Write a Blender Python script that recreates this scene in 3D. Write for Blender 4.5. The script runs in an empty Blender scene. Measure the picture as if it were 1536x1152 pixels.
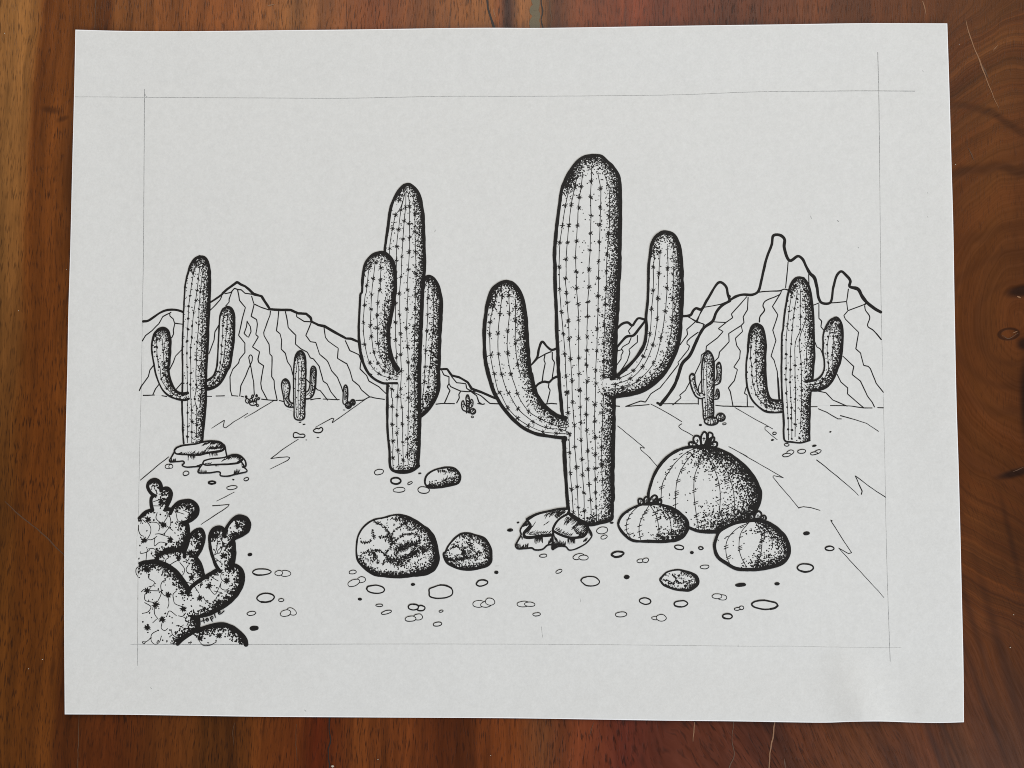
import bpy, math, random
import numpy as np
from mathutils.geometry import tessellate_polygon
from mathutils import Vector, Matrix

random.seed(7)
rng = np.random.default_rng(11)
scene = bpy.context.scene
COL = scene.collection

# ------------------------------------------------------------------ camera
FPX = 1154.0                      # focal length in photo pixels (1536 wide)
RV = np.array([0.03295051, 0.01824976, -0.00074098])
CP = np.array([0.00561296, -0.01320045, 0.24128346])


def rodrigues(r):
    t = np.linalg.norm(r)
    k = r / t
    K = np.array([[0, -k[2], k[1]], [k[2], 0, -k[0]], [-k[1], k[0], 0]])
    return np.eye(3) + math.sin(t) * K + (1 - math.cos(t)) * K @ K


RM = rodrigues(RV)
cam = bpy.data.cameras.new('camera')
cam.sensor_fit = 'HORIZONTAL'
cam.sensor_width = 36.0
cam.lens = 36.0 * FPX / 1536.0
cam.clip_start = 0.005
cam.clip_end = 50.0
camo = bpy.data.objects.new('camera', cam)
M4 = Matrix.Identity(4)
for i in range(3):
    for j in range(3):
        M4[i][j] = RM[i, j]
    M4[i][3] = CP[i]
camo.matrix_world = M4
COL.objects.link(camo)
scene.camera = camo


# ------------------------------------------------------------------ the sheet of paper as a height field (metres)
def sst(a, b, x):
    t = np.clip((x - a) / (b - a), 0, 1)
    return t * t * (3 - 2 * t)


def height(x, y):
    """How far the sheet stands off the table: flat under the drawing, curling up a little along its margins."""
    h = np.full_like(x, 0.00035)
    h = h + 0.0007 * sst(-0.1185, -0.1415, x) * (0.75 + 0.35 * np.sin(y * 38 + 1.0))
    h = h + 0.0009 * sst(0.1195, 0.1430, x) * (0.75 + 0.35 * np.sin(y * 33 + 2.2))
    h = h + 0.0010 * sst(0.0850, 0.1100, y) * (0.70 + 0.45 * np.sin(x * 26 + 0.6))
    h = h + 0.0011 * sst(-0.0890, -0.1120, y) * (0.70 + 0.45 * np.sin(x * 29 - 0.8))
    # soft dent near the lower right corner
    cx = 0.1020 + (-(y + 0.0850)) * 0.30
    h = h + 0.00160 * sst(-0.0780, -0.1080, y) * np.exp(-((x - cx) / 0.0065) ** 2)
    h = h - 0.00040 * sst(-0.0850, -0.1080, y) * np.exp(-((x - cx - 0.0130) / 0.0060) ** 2)
    return h


def unproject(uv, z=None):
    """Photo pixels -> points on the sheet (z None) or on a level plane."""
    uv = np.asarray(uv, float).reshape(-1, 2)
    d = np.stack([(uv[:, 0] - 768) / FPX, -(uv[:, 1] - 576) / FPX, -np.ones(len(uv))], 1) @ RM.T
    zz = np.zeros(len(uv)) if z is None else np.full(len(uv), float(z))
    for _ in range(5):
        t = (zz - CP[2]) / d[:, 2]
        P = CP + d * t[:, None]
        if z is not None:
            break
        zz = height(P[:, 0], P[:, 1])
    P[:, 2] = zz
    return P


# ------------------------------------------------------------------ tracing helpers
REG = {'A': (200, 370, 6), 'B': (200, 540, 6), 'C': (200, 700, 6), 'D': (200, 800, 6), 'E': (500, 260, 6), 'F': (500, 430, 6),
       'G': (500, 580, 6), 'H': (380, 500, 8), 'I': (700, 400, 6), 'J': (800, 225, 6), 'K': (800, 400, 6), 'L': (720, 560, 6),
       'M': (740, 680, 6), 'N': (1020, 340, 4.8), 'O': (1084, 500, 6), 'P': (920, 500, 8), 'Q': (915, 640, 6), 'R': (1060, 740, 6),
       'S': (510, 755, 6), 'T': (760, 780, 6), 'U': (960, 800, 6), 'V': (1090, 560, 6), 'W': (1090, 730, 6), 'a': (330, 410, 8),
       'b': (330, 560, 8), 'c': (195, 715, 8), 'd': (195, 830, 8), 'e': (750, 740, 8), 'f': (520, 760, 10.971),
       'g': (655, 790, 15.36), 'h': (980, 845, 19.2), 'X': (0, 0, 1)}


def T(s):
    """'A 10 20 30 40 B 5 6' -> sheet coordinates, in units of a fifth of a millimetre, measured from the sheet's survey grid."""
    out, r, buf = [], REG['X'], []
    for t in s.split():
        if t in REG:
            r = REG[t]
        else:
            buf.append(float(t))
            if len(buf) == 2:
                out.append((r[0] + buf[0] / r[2], r[1] + buf[1] / r[2]))
                buf = []
    return np.array(out)


def curve(P, step=1.4, closed=False, smooth=True):
    """Catmull-Rom (centripetal) through the points, resampled evenly."""
    P = np.asarray(P, float)
    if closed and np.hypot(*(P[0] - P[-1])) > .3:
        P = np.vstack([P, P[:1]])
    if smooth and len(P) > 2:
        if closed:
            E = np.vstack([P[-2], P, P[1]])
        else:
            E = np.vstack([2 * P[0] - P[1], P, 2 * P[-1] - P[-2]])
        seg = []
        for i in range(1, len(E) - 2):
            p0, p1, p2, p3 = E[i - 1], E[i], E[i + 1], E[i + 2]
            t0 = 0.0
            t1 = t0 + max(np.hypot(*(p1 - p0)), 1e-4) ** .5
            t2 = t1 + max(np.hypot(*(p2 - p1)), 1e-4) ** .5
            t3 = t2 + max(np.hypot(*(p3 - p2)), 1e-4) ** .5
            n = max(2, int(np.hypot(*(p2 - p1)) / 1.0))
            t = np.linspace(t1, t2, n, endpoint=False)[:, None]
            A1 = (t1 - t) / (t1 - t0) * p0 + (t - t0) / (t1 - t0) * p1
            A2 = (t2 - t) / (t2 - t1) * p1 + (t - t1) / (t2 - t1) * p2
            A3 = (t3 - t) / (t3 - t2) * p2 + (t - t2) / (t3 - t2) * p3
            B1 = (t2 - t) / (t2 - t0) * A1 + (t - t0) / (t2 - t0) * A2
            B2 = (t3 - t) / (t3 - t1) * A2 + (t - t1) / (t3 - t1) * A3
            seg.append((t2 - t) / (t2 - t1) * B1 + (t - t1) / (t2 - t1) * B2)
        C = np.vstack(seg + [P[-1:]])
    else:
        C = P
    d = np.hypot(*np.diff(C, axis=0).T)
    keep = np.concatenate([[True], d > 1e-5])
    C = C[keep]
    s = np.concatenate([[0], np.cumsum(np.hypot(*np.diff(C, axis=0).T))])
    n = max(2, int(s[-1] / step) + 1)
    u = np.linspace(0, s[-1], n)
    return np.stack([np.interp(u, s, C[:, 0]), np.interp(u, s, C[:, 1])], 1)


def wob(n, amp, k=7):
    a = rng.normal(0, amp, n // k + 3)
    return np.interp(np.arange(n) / k, np.arange(len(a)), a)


def inside(P, poly):
    x, y = P[:, 0], P[:, 1]
    r = np.zeros(len(P), bool)
    q = np.roll(poly, 1, 0)
    for (ax, ay), (bx, by) in zip(poly, q):
        c = (ay > y) != (by > y)
        if by != ay:
            r ^= c & (x < (bx - ax) * (y - ay) / (by - ay) + ax)
    return r


def pdist(P, line):
    d = np.full(len(P), 1e9)
    for a, b in zip(line[:-1], line[1:]):
        ab = b - a
        t = np.clip(((P - a) @ ab) / max(ab @ ab, 1e-9), 0, 1)
        d = np.minimum(d, np.hypot(*(P - a - t[:, None] * ab).T))
    return d


ZL = 1.6e-5                       # one layer of ink or paper skin
PAPER, INK, PENCIL = 0, 1, 2


class Part:
    """One drawn motif: its own patch of paper plus every pen mark on it, gathered into one mesh."""

    def __init__(self, name, parent, layer, label=None):
        self.name, self.parent, self.layer, self.label = name, parent, layer, label
        self.V, self.Z, self.F, self.M, self.n = [], [], [], [], 0
        self.obj = None

    def add(self, P, z, faces, mat):
        P = np.asarray(P, float)
        self.V.append(P)
        self.Z.append(np.full(len(P), z) if np.isscalar(z) else np.asarray(z))
        for f in faces:
            self.F.append([i + self.n for i in f])
            self.M.append(mat)
        self.n += len(P)

    def fill(self, s, smooth=True, mat=PAPER, z=0.0):
        P = T(s) if isinstance(s, str) else np.asarray(s)
        P = curve(P, 2.5, True, smooth)[:-1]
        tris = tessellate_polygon([[Vector((p[0], p[1], 0)) for p in P]])
        self.add(P, z, tris, mat)
        return P

    def line(self, s, w=1.2, closed=False, smooth=True, mat=INK, z=.35, jit=.10):
        P = T(s) if isinstance(s, str) else np.asarray(s, float)
        C = curve(P, 1.3, closed, smooth)
        n = len(C)
        if n < 2:
            return C
        t = np.gradient(C, axis=0)
        t /= np.maximum(np.hypot(*t.T), 1e-9)[:, None]
        nn = np.stack([-t[:, 1], t[:, 0]], 1)
        if np.isscalar(w):
            W = np.full(n, float(w))
        else:
            W = np.interp(np.linspace(0, 1, n), np.linspace(0, 1, len(w)), w)
        if mat == INK:
            W = np.where(W < 1.6, W * 1.28 + .06, W * 1.17)
        W = W * (1 + wob(n, .07, 5))
        C = C + nn * wob(n, jit, 6)[:, None]
        if closed:
            C[-1] = C[0]
            W[-1] = W[0]
            nn[-1] = nn[0]
        zz = z + rng.uniform(0, .08)
        L, Rr = C + nn * W[:, None] / 2, C - nn * W[:, None] / 2
        V = np.vstack([L, Rr])
        self.add(V, zz + np.tile(np.linspace(0, .15, n), 2), [(i, i + 1, n + i + 1, n + i) for i in range(n - 1)], mat)
        if not closed:
            for e, sg in ((0, -1), (n - 1, 1)):
                ang = np.linspace(-math.pi / 2, math.pi / 2, 6)
                V = C[e] + (W[e] / 2) * (np.cos(ang)[:, None] * t[e] * sg + np.sin(ang)[:, None] * nn[e])
                self.add(V, zz + .02, [tuple(range(6))], mat)
        return C

    def lines(self, many, w=1.2, **k):
        for s in many.split('|'):
            self.line(s, w, **k)

    def blob(self, P, r, mat=INK, z=.45):
        """Round pen dabs."""
        P = np.asarray(P, float).reshape(-1, 2)
        m = len(P)
        if not m:
            return
        R = np.full(m, float(r)) if np.isscalar(r) else np.asarray(r)
        k = 7
        a = np.linspace(0, 2 * math.pi, k, endpoint=False)
        el = rng.uniform(.75, 1.35, m)
        th = rng.uniform(0, math.pi, m)
        rr = R[:, None] * rng.uniform(.8, 1.15, (m, k))
        x, y = rr * np.cos(a) * el[:, None], rr * np.sin(a) / el[:, None]
        X = P[:, :1] + x * np.cos(th)[:, None] - y * np.sin(th)[:, None]
        Y = P[:, 1:] + x * np.sin(th)[:, None] + y * np.cos(th)[:, None]
        V = np.stack([X, Y], 2).reshape(-1, 2)
        Z = np.repeat(z + rng.uniform(0, .4, m), k)
        self.add(V, Z, [tuple(range(i * k, i * k + k)) for i in range(m)], mat)

    def dots(self, s, r=1.6):
        r = r * 1.12
        P = T(s)
        self.blob(P + rng.normal(0, .12, P.shape), np.full(len(P), r) * rng.uniform(.85, 1.15, len(P)))

    def stars(self, s, r=3.6, w=.95):
        for p in T(s):
            n = random.choice((3, 4, 4))
            a0 = random.uniform(0, math.pi)
            for k in range(n):
                a = a0 + math.pi * k / n + random.uniform(-.2, .2)
                l1, l2 = r * random.uniform(.65, 1.15), r * random.uniform(.65, 1.15)
                d = np.array([math.cos(a), math.sin(a)])
                self.line(np.array([p - d * l1, p + d * l2]), [w * .7, w * 1.15, w * .7], z=.5)
            self.blob([p], 1.25, z=.55)

    def spots(self, s, r=4.9):
        """Spiky black areoles of the prickly pear."""
        for p in T(s):
            for k in range(11):
                a = 2 * math.pi * k / 11 + random.uniform(-.2, .2)
                l = r * random.uniform(.75, 1.25)
                d = np.array([math.cos(a), math.sin(a)])
                self.line(np.array([p, p + d * l]), [2.2, 1.7, .7], z=.5)
            self.blob([p], r * .55, z=.55)

    def stip(self, poly, shades, dens=1.0, base=0.0, r=(.5, .85), z=.4):
        """Stippling: denser towards the shaded outlines (line, reach, power, strength)."""
        poly = T(poly) if isinstance(poly, str) else np.asarray(poly)
        lo, hi = poly.min(0), poly.max(0)
        n = int((hi - lo).prod() * dens * .98)
        P = rng.uniform(lo, hi, (n, 2))
        P = P[inside(P, poly)]
        p = np.full(len(P), float(base))
        for ln, L, q, c in shades:
            if c < .21:
                c *= .6
            ln = curve(T(ln), 3.0) if isinstance(ln, str) else ln
            d = pdist(P, ln)
            e = c * .84 * np.exp(-(d / (L * 1.14)) ** q)
            if c > .8 and L > 4.9:
                e = np.where(d < L * .5, 1.0, e)
            p = np.maximum(p, e)
        P = P[rng.uniform(0, 1, len(P)) < p]
        self.blob(P, rng.uniform(r[0], r[1], len(P)) * 1.36, z=z)

    def hatch(self, s, n, d, w=.6, ln=None, jit=.25):
        """n short strokes spread along a path, each running along d (sheet units)."""
        C = curve(T(s), .5)
        for k in range(n):
            p = C[int((k + random.uniform(.1, .9)) / n * (len(C) - 1))] + rng.normal(0, .3, 2)
            v = np.array(d, float) * random.uniform(.6, 1.25)
            v = v + np.array([-v[1], v[0]]) * random.uniform(-jit, jit)
            self.line(np.array([p, p + v]), [w * 1.2, w, w * .5], z=.45, jit=.03)

    def scribble(self, s, n, spread=1.2, ln=1.5, w=.8):
        """Rough little pen marks strewn along a crack."""
        C = curve(T(s), .5)
        for k in range(n):
            p = C[random.randrange(len(C))] + rng.normal(0, spread, 2)
            a = random.uniform(.7, 2.4)
            v = np.array([math.cos(a), -math.sin(a)]) * ln * random.uniform(.5, 1.3)
            self.line(np.array([p, p + v]), [w * 1.3, w, w * .7], z=.45, jit=.03)

    def pebble(self, cx, cy, rx, ry, ang=0, w=1.0, solid=False):
        a = np.linspace(0, 2 * math.pi, 12, endpoint=False)
        rr = 1 + rng.normal(0, .035, 12)
        x, y = rx * rr * np.cos(a), ry * rr * np.sin(a)
        c, s_ = math.cos(math.radians(ang)), math.sin(math.radians(ang))
        P = np.stack([cx + x * c - y * s_, cy + x * s_ + y * c], 1)
        self.fill(P, mat=INK if solid else PAPER)
        if not solid:
            C = np.roll(P, random.randrange(12), 0)
            self.line(C, w, closed=True, jit=.06)
            if w > 1.5:
                self.line(C[:3], w * 1.15, jit=.3)

    def build(self):
        V, Z = np.vstack(self.V), np.concatenate(self.Z)
        W = unproject(V)
        W[:, 2] += (self.layer + 1 + Z) * ZL
        me = bpy.data.meshes.new(self.name)
        me.from_pydata(W.tolist(), [], self.F)
        for m in (MAT['paper'], MAT['ink'], MAT['pencil']):
            me.materials.append(m)
        me.polygons.foreach_set('material_index', self.M)
        me.update()
        # every face looks up
        nz = np.empty(len(me.polygons) * 3)
        me.polygons.foreach_get('normal', nz)
        if (nz[2::3] < 0).any():
            import bmesh
            bm = bmesh.new()
            bm.from_mesh(me)
            bmesh.ops.reverse_faces(bm, faces=[f for f in bm.faces if f.normal.z < 0])
            bm.to_mesh(me)
            bm.free()
        o = bpy.data.objects.new(self.name, me)
        COL.objects.link(o)
        o.parent = self.parent.obj if isinstance(self.parent, Part) else self.parent
        if self.label:
            o['label'] = self.label
        self.obj = o
        return o

# ------------------------------------------------------------------ materials
MAT = {}


class NT:
    """Small helper round a node tree."""

    def __init__(self, name):
        self.mat = bpy.data.materials.new(name)
        self.mat.use_nodes = True
        self.t = self.mat.node_tree
        self.bsdf = self.t.nodes['Principled BSDF']
        self.co = self.t.nodes.new('ShaderNodeTexCoord').outputs['Object']

    def new(self, kind, **kw):
        n = self.t.nodes.new(kind)
        for k, v in kw.items():
            setattr(n, k, v)
        return n

    def put(self, sock, v):
        if isinstance(v, bpy.types.NodeSocket):
            self.t.links.new(v, sock)
        else:
            sock.default_value = v

    def m(self, op, a, b=None, c=None, clamp=False):
        n = self.new('ShaderNodeMath', operation=op, use_clamp=clamp)
        for i, v in enumerate((a, b, c)):
            if v is not None:
                self.put(n.inputs[i], v)
        return n.outputs[0]

    def vec(self, x, y, z=0.0):
        n = self.new('ShaderNodeCombineXYZ')
        for i, v in enumerate((x, y, z)):
            self.put(n.inputs[i], v)
        return n.outputs[0]

    def xyz(self, v):
        n = self.new('ShaderNodeSeparateXYZ')
        self.put(n.inputs[0], v)
        return n.outputs

    def noise(self, v, scale, detail=3, rough=.55, dist=0.0):
        n = self.new('ShaderNodeTexNoise')
        self.put(n.inputs['Vector'], v)
        n.inputs['Scale'].default_value = scale
        n.inputs['Detail'].default_value = detail
        n.inputs['Roughness'].default_value = rough
        n.inputs['Distortion'].default_value = dist
        return n.outputs['Fac']

    def rng(self, v, a, b, c=0.0, d=1.0, smooth=False):
        n = self.new('ShaderNodeMapRange')
        n.interpolation_type = 'SMOOTHSTEP' if smooth else 'LINEAR'
        n.clamp = True
        for i, w in enumerate((v, a, b, c, d)):
            self.put(n.inputs[i], w)
        return n.outputs[0]

    def mix(self, f, a, b, mode='MIX'):
        n = self.new('ShaderNodeMix', data_type='RGBA', blend_type=mode)
        self.put(n.inputs[0], f)
        self.put(n.inputs[6], a)
        self.put(n.inputs[7], b)
        return n.outputs[2]

    def ramp(self, f, stops, interp='LINEAR'):
        n = self.new('ShaderNodeValToRGB')
        n.color_ramp.interpolation = interp
        e = n.color_ramp.elements
        e[0].position, e[0].color = stops[0]
        e[1].position, e[1].color = stops[-1]
        for p, c in stops[1:-1]:
            q = e.new(p)
            q.color = c
        self.put(n.inputs[0], f)
        return n.outputs[0]

    def bump(self, h, strength, dist, nrm=None):
        n = self.new('ShaderNodeBump')
        n.inputs['Strength'].default_value = strength
        n.inputs['Distance'].default_value = dist
        self.put(n.inputs['Height'], h)
        if nrm is not None:
            self.put(n.inputs['Normal'], nrm)
        return n.outputs[0]


def lin(r, g, b, k=1.0):
    f = lambda c: ((c / 255 + .055) / 1.055) ** 2.4 if c > 10 else c / 255 / 12.92
    return (f(r) * k, f(g) * k, f(b) * k, 1)


def paper_material(name, base):
    n = NT(name)
    fib = n.noise(n.co, 1500, 3, .6)
    fib2 = n.noise(n.co, 420, 4, .6)
    mott = n.noise(n.co, 60, 4, .6)
    f = n.m('ADD', n.m('MULTIPLY', n.m('SUBTRACT', fib, .5), .16),
            n.m('ADD', n.m('MULTIPLY', n.m('SUBTRACT', fib2, .5), .12), n.m('MULTIPLY', n.m('SUBTRACT', mott, .5), .05)))
    v = n.m('ADD', 1.0, f)
    col = n.mix(1.0, base, n.vec(v, v, v), 'MULTIPLY')
    n.put(n.bsdf.inputs['Base Color'], col)
    n.bsdf.inputs['Roughness'].default_value = .85
    n.bsdf.inputs['Specular IOR Level'].default_value = .25
    h = n.m('ADD', n.m('MULTIPLY', fib2, .7), n.m('MULTIPLY', mott, 2.2))
    n.put(n.bsdf.inputs['Normal'], n.bump(h, .35, .00030))
    return n.mat


MAT['paper'] = paper_material('drawing_paper', (.768, .756, .735, 1))
MAT['edge_highlight'] = paper_material('paper_edge_highlight', (.97, .96, .97, 1))  # whiter paper colour, paints a bright highlight line round the sheet's border

n = NT('black_ink')
k = n.noise(n.co, 900, 3)
n.put(n.bsdf.inputs['Base Color'], n.mix(k, (.010, .0085, .008, 1), (.021, .0185, .017, 1)))
n.bsdf.inputs['Roughness'].default_value = .6
n.bsdf.inputs['Specular IOR Level'].default_value = .18
MAT['ink'] = n.mat

n = NT('graphite')
k = n.noise(n.co, 1700, 3, .7)
n.put(n.bsdf.inputs['Base Color'], n.mix(n.rng(k, .35, .65), (.20, .20, .20, 1), (.50, .50, .49, 1)))
n.bsdf.inputs['Roughness'].default_value = .6
MAT['pencil'] = n.mat

# varnished wood: boards, streaks, pores, the knot figure on the right
n = NT('varnished_wood')
X, Y, Zc = n.xyz(n.co)


def tpt(u, v):
    return unproject([(u, v)], 0.0)[0]


S = .2094e-3
kx, ky, _ = tpt(1528, 480)
warp = n.m('SUBTRACT', n.noise(n.vec(n.m('MULTIPLY', X, 14), n.m('MULTIPLY', Y, 5)), 1.0, 4, .5), .5)
warp2 = n.m('SUBTRACT', n.noise(n.vec(n.m('MULTIPLY', X, 70), n.m('MULTIPLY', Y, 24)), 1.0, 3, .5), .5)
tilt = n.m('MULTIPLY', n.rng(X, .010, .100, 0, .42, True), n.m('MINIMUM', n.m('ADD', Y, .02), 0.0))
lean = n.m('MULTIPLY', Y, -.04)
gx = n.m('ADD', n.m('ADD', X, tilt), n.m('ADD', lean, n.m('ADD', n.m('MULTIPLY', warp, .016), n.m('MULTIPLY', warp2, .0030))))
# rings round the knot
rx = n.m('SUBTRACT', X, float(kx))
ry = n.m('MULTIPLY', n.m('SUBTRACT', Y, float(ky)), .62)
rad = n.m('SQRT', n.m('ADD', n.m('MULTIPLY', rx, rx), n.m('MULTIPLY', ry, ry)))
rad = n.m('ADD', rad, n.m('ADD', n.m('MULTIPLY', warp, .020), n.m('MULTIPLY', warp2, .003)))
km = n.rng(rad, .062, .030, 0, 1, True)
g = n.m('ADD', n.m('MULTIPLY', gx, n.m('SUBTRACT', 1.0, km)), n.m('MULTIPLY', n.m('ADD', rad, .3), km))
kmi = n.m('SUBTRACT', 1.0, n.m('MULTIPLY', km, .8))
yy = n.m('MULTIPLY', Y, kmi)
coarse = n.noise(n.vec(n.m('MULTIPLY', g, 95), n.m('MULTIPLY', yy, 3.5), .3), 1.0, 3, .6)
mid = n.noise(n.vec(n.m('MULTIPLY', g, 330), n.m('MULTIPLY', yy, 12), .7), 1.0, 4, .65)
fine = n.noise(n.vec(n.m('MULTIPLY', g, 1500), n.m('MULTIPLY', yy, 95), .1), 1.0, 3, .6)
pore = n.noise(n.vec(n.m('MULTIPLY', gx, 2600), n.m('MULTIPLY', Y, 260), .9), 1.0, 2, .5)
pore2 = n.noise(n.vec(n.m('MULTIPLY', gx, 420), n.m('MULTIPLY', yy, 60), 2.9), 1.0, 3, .5)
cloud = n.noise(n.vec(n.m('MULTIPLY', X, 55), n.m('MULTIPLY', Y, 38), 4.2), 1.0, 4, .6)
# colour of the boards along x (0 = left of the frame, 1 = right)
xl, xr = float(tpt(0, 576)[0]), float(tpt(1536, 576)[0])
u = n.rng(n.m('ADD', gx, n.m('MULTIPLY', tilt, -1.0)), xl - .01, xr + .01)


def st(px, r, g_, b, k=1.0):
    xx = tpt(px, 576)[0]
    return ((xx - (xl - .01)) / (xr - xl + .02), lin(r, g_, b, k))


top = n.ramp(u, [st(0, 142, 100, 58), st(24, 138, 94, 52), st(36, 104, 58, 22), st(110, 108, 62, 25), st(140, 112, 62, 27), st(148, 132, 82, 44),
                 st(300, 128, 74, 36), st(420, 142, 92, 50), st(540, 128, 68, 30), st(700, 136, 84, 40), st(722, 120, 66, 30),
                 st(731, 58, 30, 20), st(742, 66, 36, 24), st(752, 140, 90, 50), st(790, 140, 92, 52), st(815, 92, 48, 26), st(825, 112, 64, 36), st(850, 124, 66, 36),
                 st(930, 122, 56, 30), st(1060, 104, 52, 26), st(1250, 100, 56, 28), st(1400, 92, 52, 24), st(1480, 100, 60, 28), st(1536, 92, 54, 28)])
bot = n.ramp(u, [st(0, 112, 70, 26), st(10, 104, 62, 22), st(60, 94, 52, 14), st(112, 106, 60, 20), st(120, 78, 40, 12), st(200, 80, 38, 12), st(300, 92, 52, 20), st(322, 78, 46, 16),
                 st(380, 102, 58, 22), st(470, 98, 48, 18), st(500, 92, 36, 12), st(560, 104, 56, 24), st(690, 90, 44, 18), st(800, 108, 56, 24),
                 st(850, 92, 56, 34), st(890, 110, 56, 32), st(960, 84, 36, 26), st(1060, 92, 46, 30), st(1160, 86, 42, 24), st(1300, 100, 54, 22), st(1400, 84, 44, 18),
                 st(1470, 92, 52, 22), st(1536, 76, 42, 16)])
col = n.mix(n.rng(Y, -.06, .095, 0, 1, True), bot, top)
redd = n.rng(n.noise(n.vec(n.m('MULTIPLY', g, 60), n.m('MULTIPLY', yy, 6), 7.7), 1.0, 2, .5), .45, .7)
col = n.mix(n.m('MULTIPLY', redd, .14), col, lin(118, 52, 18))
col = n.mix(1.0, col, (.99, .89, .71, 1), 'MULTIPLY')
bri = n.m('MULTIPLY', n.rng(coarse, .28, .72, n.m('MULTIPLY_ADD', km, .30, .58), n.m('MULTIPLY_ADD', km, -.26, 1.40)), n.rng(mid, .25, .75, n.m('MULTIPLY_ADD', km, .18, .70), n.m('MULTIPLY_ADD', km, -.18, 1.30)))
bri = n.m('MULTIPLY', bri, n.rng(fine, .25, .75, .84, 1.16))
bri = n.m('MULTIPLY', bri, n.rng(cloud, .25, .75, .82, 1.18))
col = n.mix(1.0, col, n.vec(bri, bri, bri), 'MULTIPLY')
dark = n.m('MULTIPLY', n.m('MULTIPLY', n.rng(pore, .53, .68), n.rng(X, .100, .140, 1.0, .40)), n.rng(cloud, .35, .60, .35, .75))
dark = n.m('MAXIMUM', dark, n.m('MULTIPLY', n.m('MULTIPLY', n.rng(pore2, .62, .76), .5), n.rng(X, .100, .140, 1.0, .3)))


def disc(uu, vv, a, b, ang=0.0, soft=.35, wv=.0):
    """1 inside an ellipse on the table, 0 outside."""
    c = tpt(uu, vv)
    dx, dy = n.m('SUBTRACT', X, float(c[0])), n.m('SUBTRACT', Y, float(c[1]))
    ca, sa = math.cos(math.radians(ang)), math.sin(math.radians(ang))
    p = n.m('DIVIDE', n.m('ADD', n.m('MULTIPLY', dx, ca), n.m('MULTIPLY', dy, sa)), a * S)
    q = n.m('DIVIDE', n.m('SUBTRACT', n.m('MULTIPLY', dy, ca), n.m('MULTIPLY', dx, sa)), b * S)
    d = n.m('SQRT', n.m('ADD', n.m('MULTIPLY', p, p), n.m('MULTIPLY', q, q)))
    d = n.m('ADD', d, n.m('MULTIPLY', warp2, wv))
    return d, n.rng(d, 1.0 + soft, 1.0 - soft, 0, 1, True)


def ringmark(uu, vv, R_, w, k=1.0, wv=.0):
    d, _ = disc(uu, vv, R_, R_)
    d = n.m('ABSOLUTE', n.m('ADD', n.m('SUBTRACT', d, 1.0), n.m('MULTIPLY', warp2, wv)))
    return n.m('MULTIPLY', n.rng(d, w / R_, w / R_ * .15, 0, k, True), n.rng(cloud, .3, .6, .45, 1.0))


right = n.rng(X, float(tpt(1395, 500)[0]), float(tpt(1425, 500)[0]))
upper = n.rng(Y, float(tpt(1500, 330)[1]), float(tpt(1500, 285)[1]))
arcs = n.m('MAXIMUM', ringmark(1420, 330, 176, 9, .62, .22), ringmark(1482, 362, 118, 13, .62, .45))
arcs = n.m('MULTIPLY', n.m('MULTIPLY', arcs, right), upper)
inner = n.m('MAXIMUM', ringmark(1525, 480, 140, 14, .26, .35), n.m('MAXIMUM', ringmark(1525, 480, 100, 10, .26, .35), ringmark(1525, 485, 60, 8, .24, .3)))
arcs = n.m('MULTIPLY', n.m('MAXIMUM', arcs, n.m('MULTIPLY', inner, right)), n.rng(mid, .32, .62, .45, 1.05))
dark = n.m('MAXIMUM', dark, arcs)
for a in ((1534, 436, 24, 9, 8, .5, .5), (1522, 710, 28, 6, 14, .6, .5), (1538, 516, 12, 10, 0, .5, .4), (1540, 600, 10, 60, 0, .6, .4),
          (1503, 985, 140, 7, -76, .8, .5), (1458, 930, 105, 5, -74, .9, .5), (1484, 1075, 60, 4, -70, .8, .5), (1402, 1120, 55, 5, -66, .8, .4), (1420, 1100, 60, 3, -66, .8, .4), (1514, 800, 70, 4, -78, .95, .9),
          (76, 165, 14, 5, -10, .7, .5), (95, 178, 10, 4, 20, .7, .5), (118, 240, 20, 90, 0, .9, .3)):
    k_ = .55 if a[0] < 1000 else (.9 if a[1] < 750 else .42)
    dark = n.m('MAXIMUM', dark, n.m('MULTIPLY', disc(*a)[1], k_))
dd, _ = disc(1513, 501, 14, 8, 6)
dark = n.m('MAXIMUM', dark, n.rng(n.m('ABSOLUTE', n.m('SUBTRACT', dd, 1.0)), .32, .10, 0, .7, True))
col = n.mix(dark, col, lin(32, 15, 7))
_, glow = disc(1480, 715, 40, 22, 0, .8, .3)
n.put(n.bsdf.inputs['Base Color'], col)
n.put(n.bsdf.inputs['Roughness'], n.rng(fine, .3, .7, .30, .42))
n.bsdf.inputs['Specular IOR Level'].default_value = .20
hh = n.m('SUBTRACT', n.m('MULTIPLY', mid, .5), n.m('MULTIPLY', dark, .9))
n.put(n.bsdf.inputs['Normal'], n.bump(hh, .25, .00025))
MAT['wood'] = n.mat


def plain(name, c, rough=.6):
    p = NT(name)
    kk = p.noise(p.co, 1300, 3, .6)
    p.put(p.bsdf.inputs['Base Color'], p.mix(kk, tuple(v * .6 for v in c[:3]) + (1,), c))
    p.bsdf.inputs['Roughness'].default_value = rough
    MAT[name] = p.mat


plain('scratched_wood', lin(158, 112, 76))
plain('faint_scratch', lin(98, 64, 38))
plain('wood_filler', lin(92, 74, 26), .4)
plain('dark_crack', lin(38, 20, 12))
plain('dust', lin(225, 215, 195), .9)


# ------------------------------------------------------------------ table
def mesh_obj(name, V, F, mats, parent=None, mi=None):
    me = bpy.data.meshes.new(name)
    me.from_pydata([tuple(map(float, v)) for v in V], [], F)
    for m in mats:
        me.materials.append(m)
    if mi is not None:
        me.polygons.foreach_set('material_index', mi)
    me.update()
    o = bpy.data.objects.new(name, me)
    COL.objects.link(o)
    o.parent = parent
    return o


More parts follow.
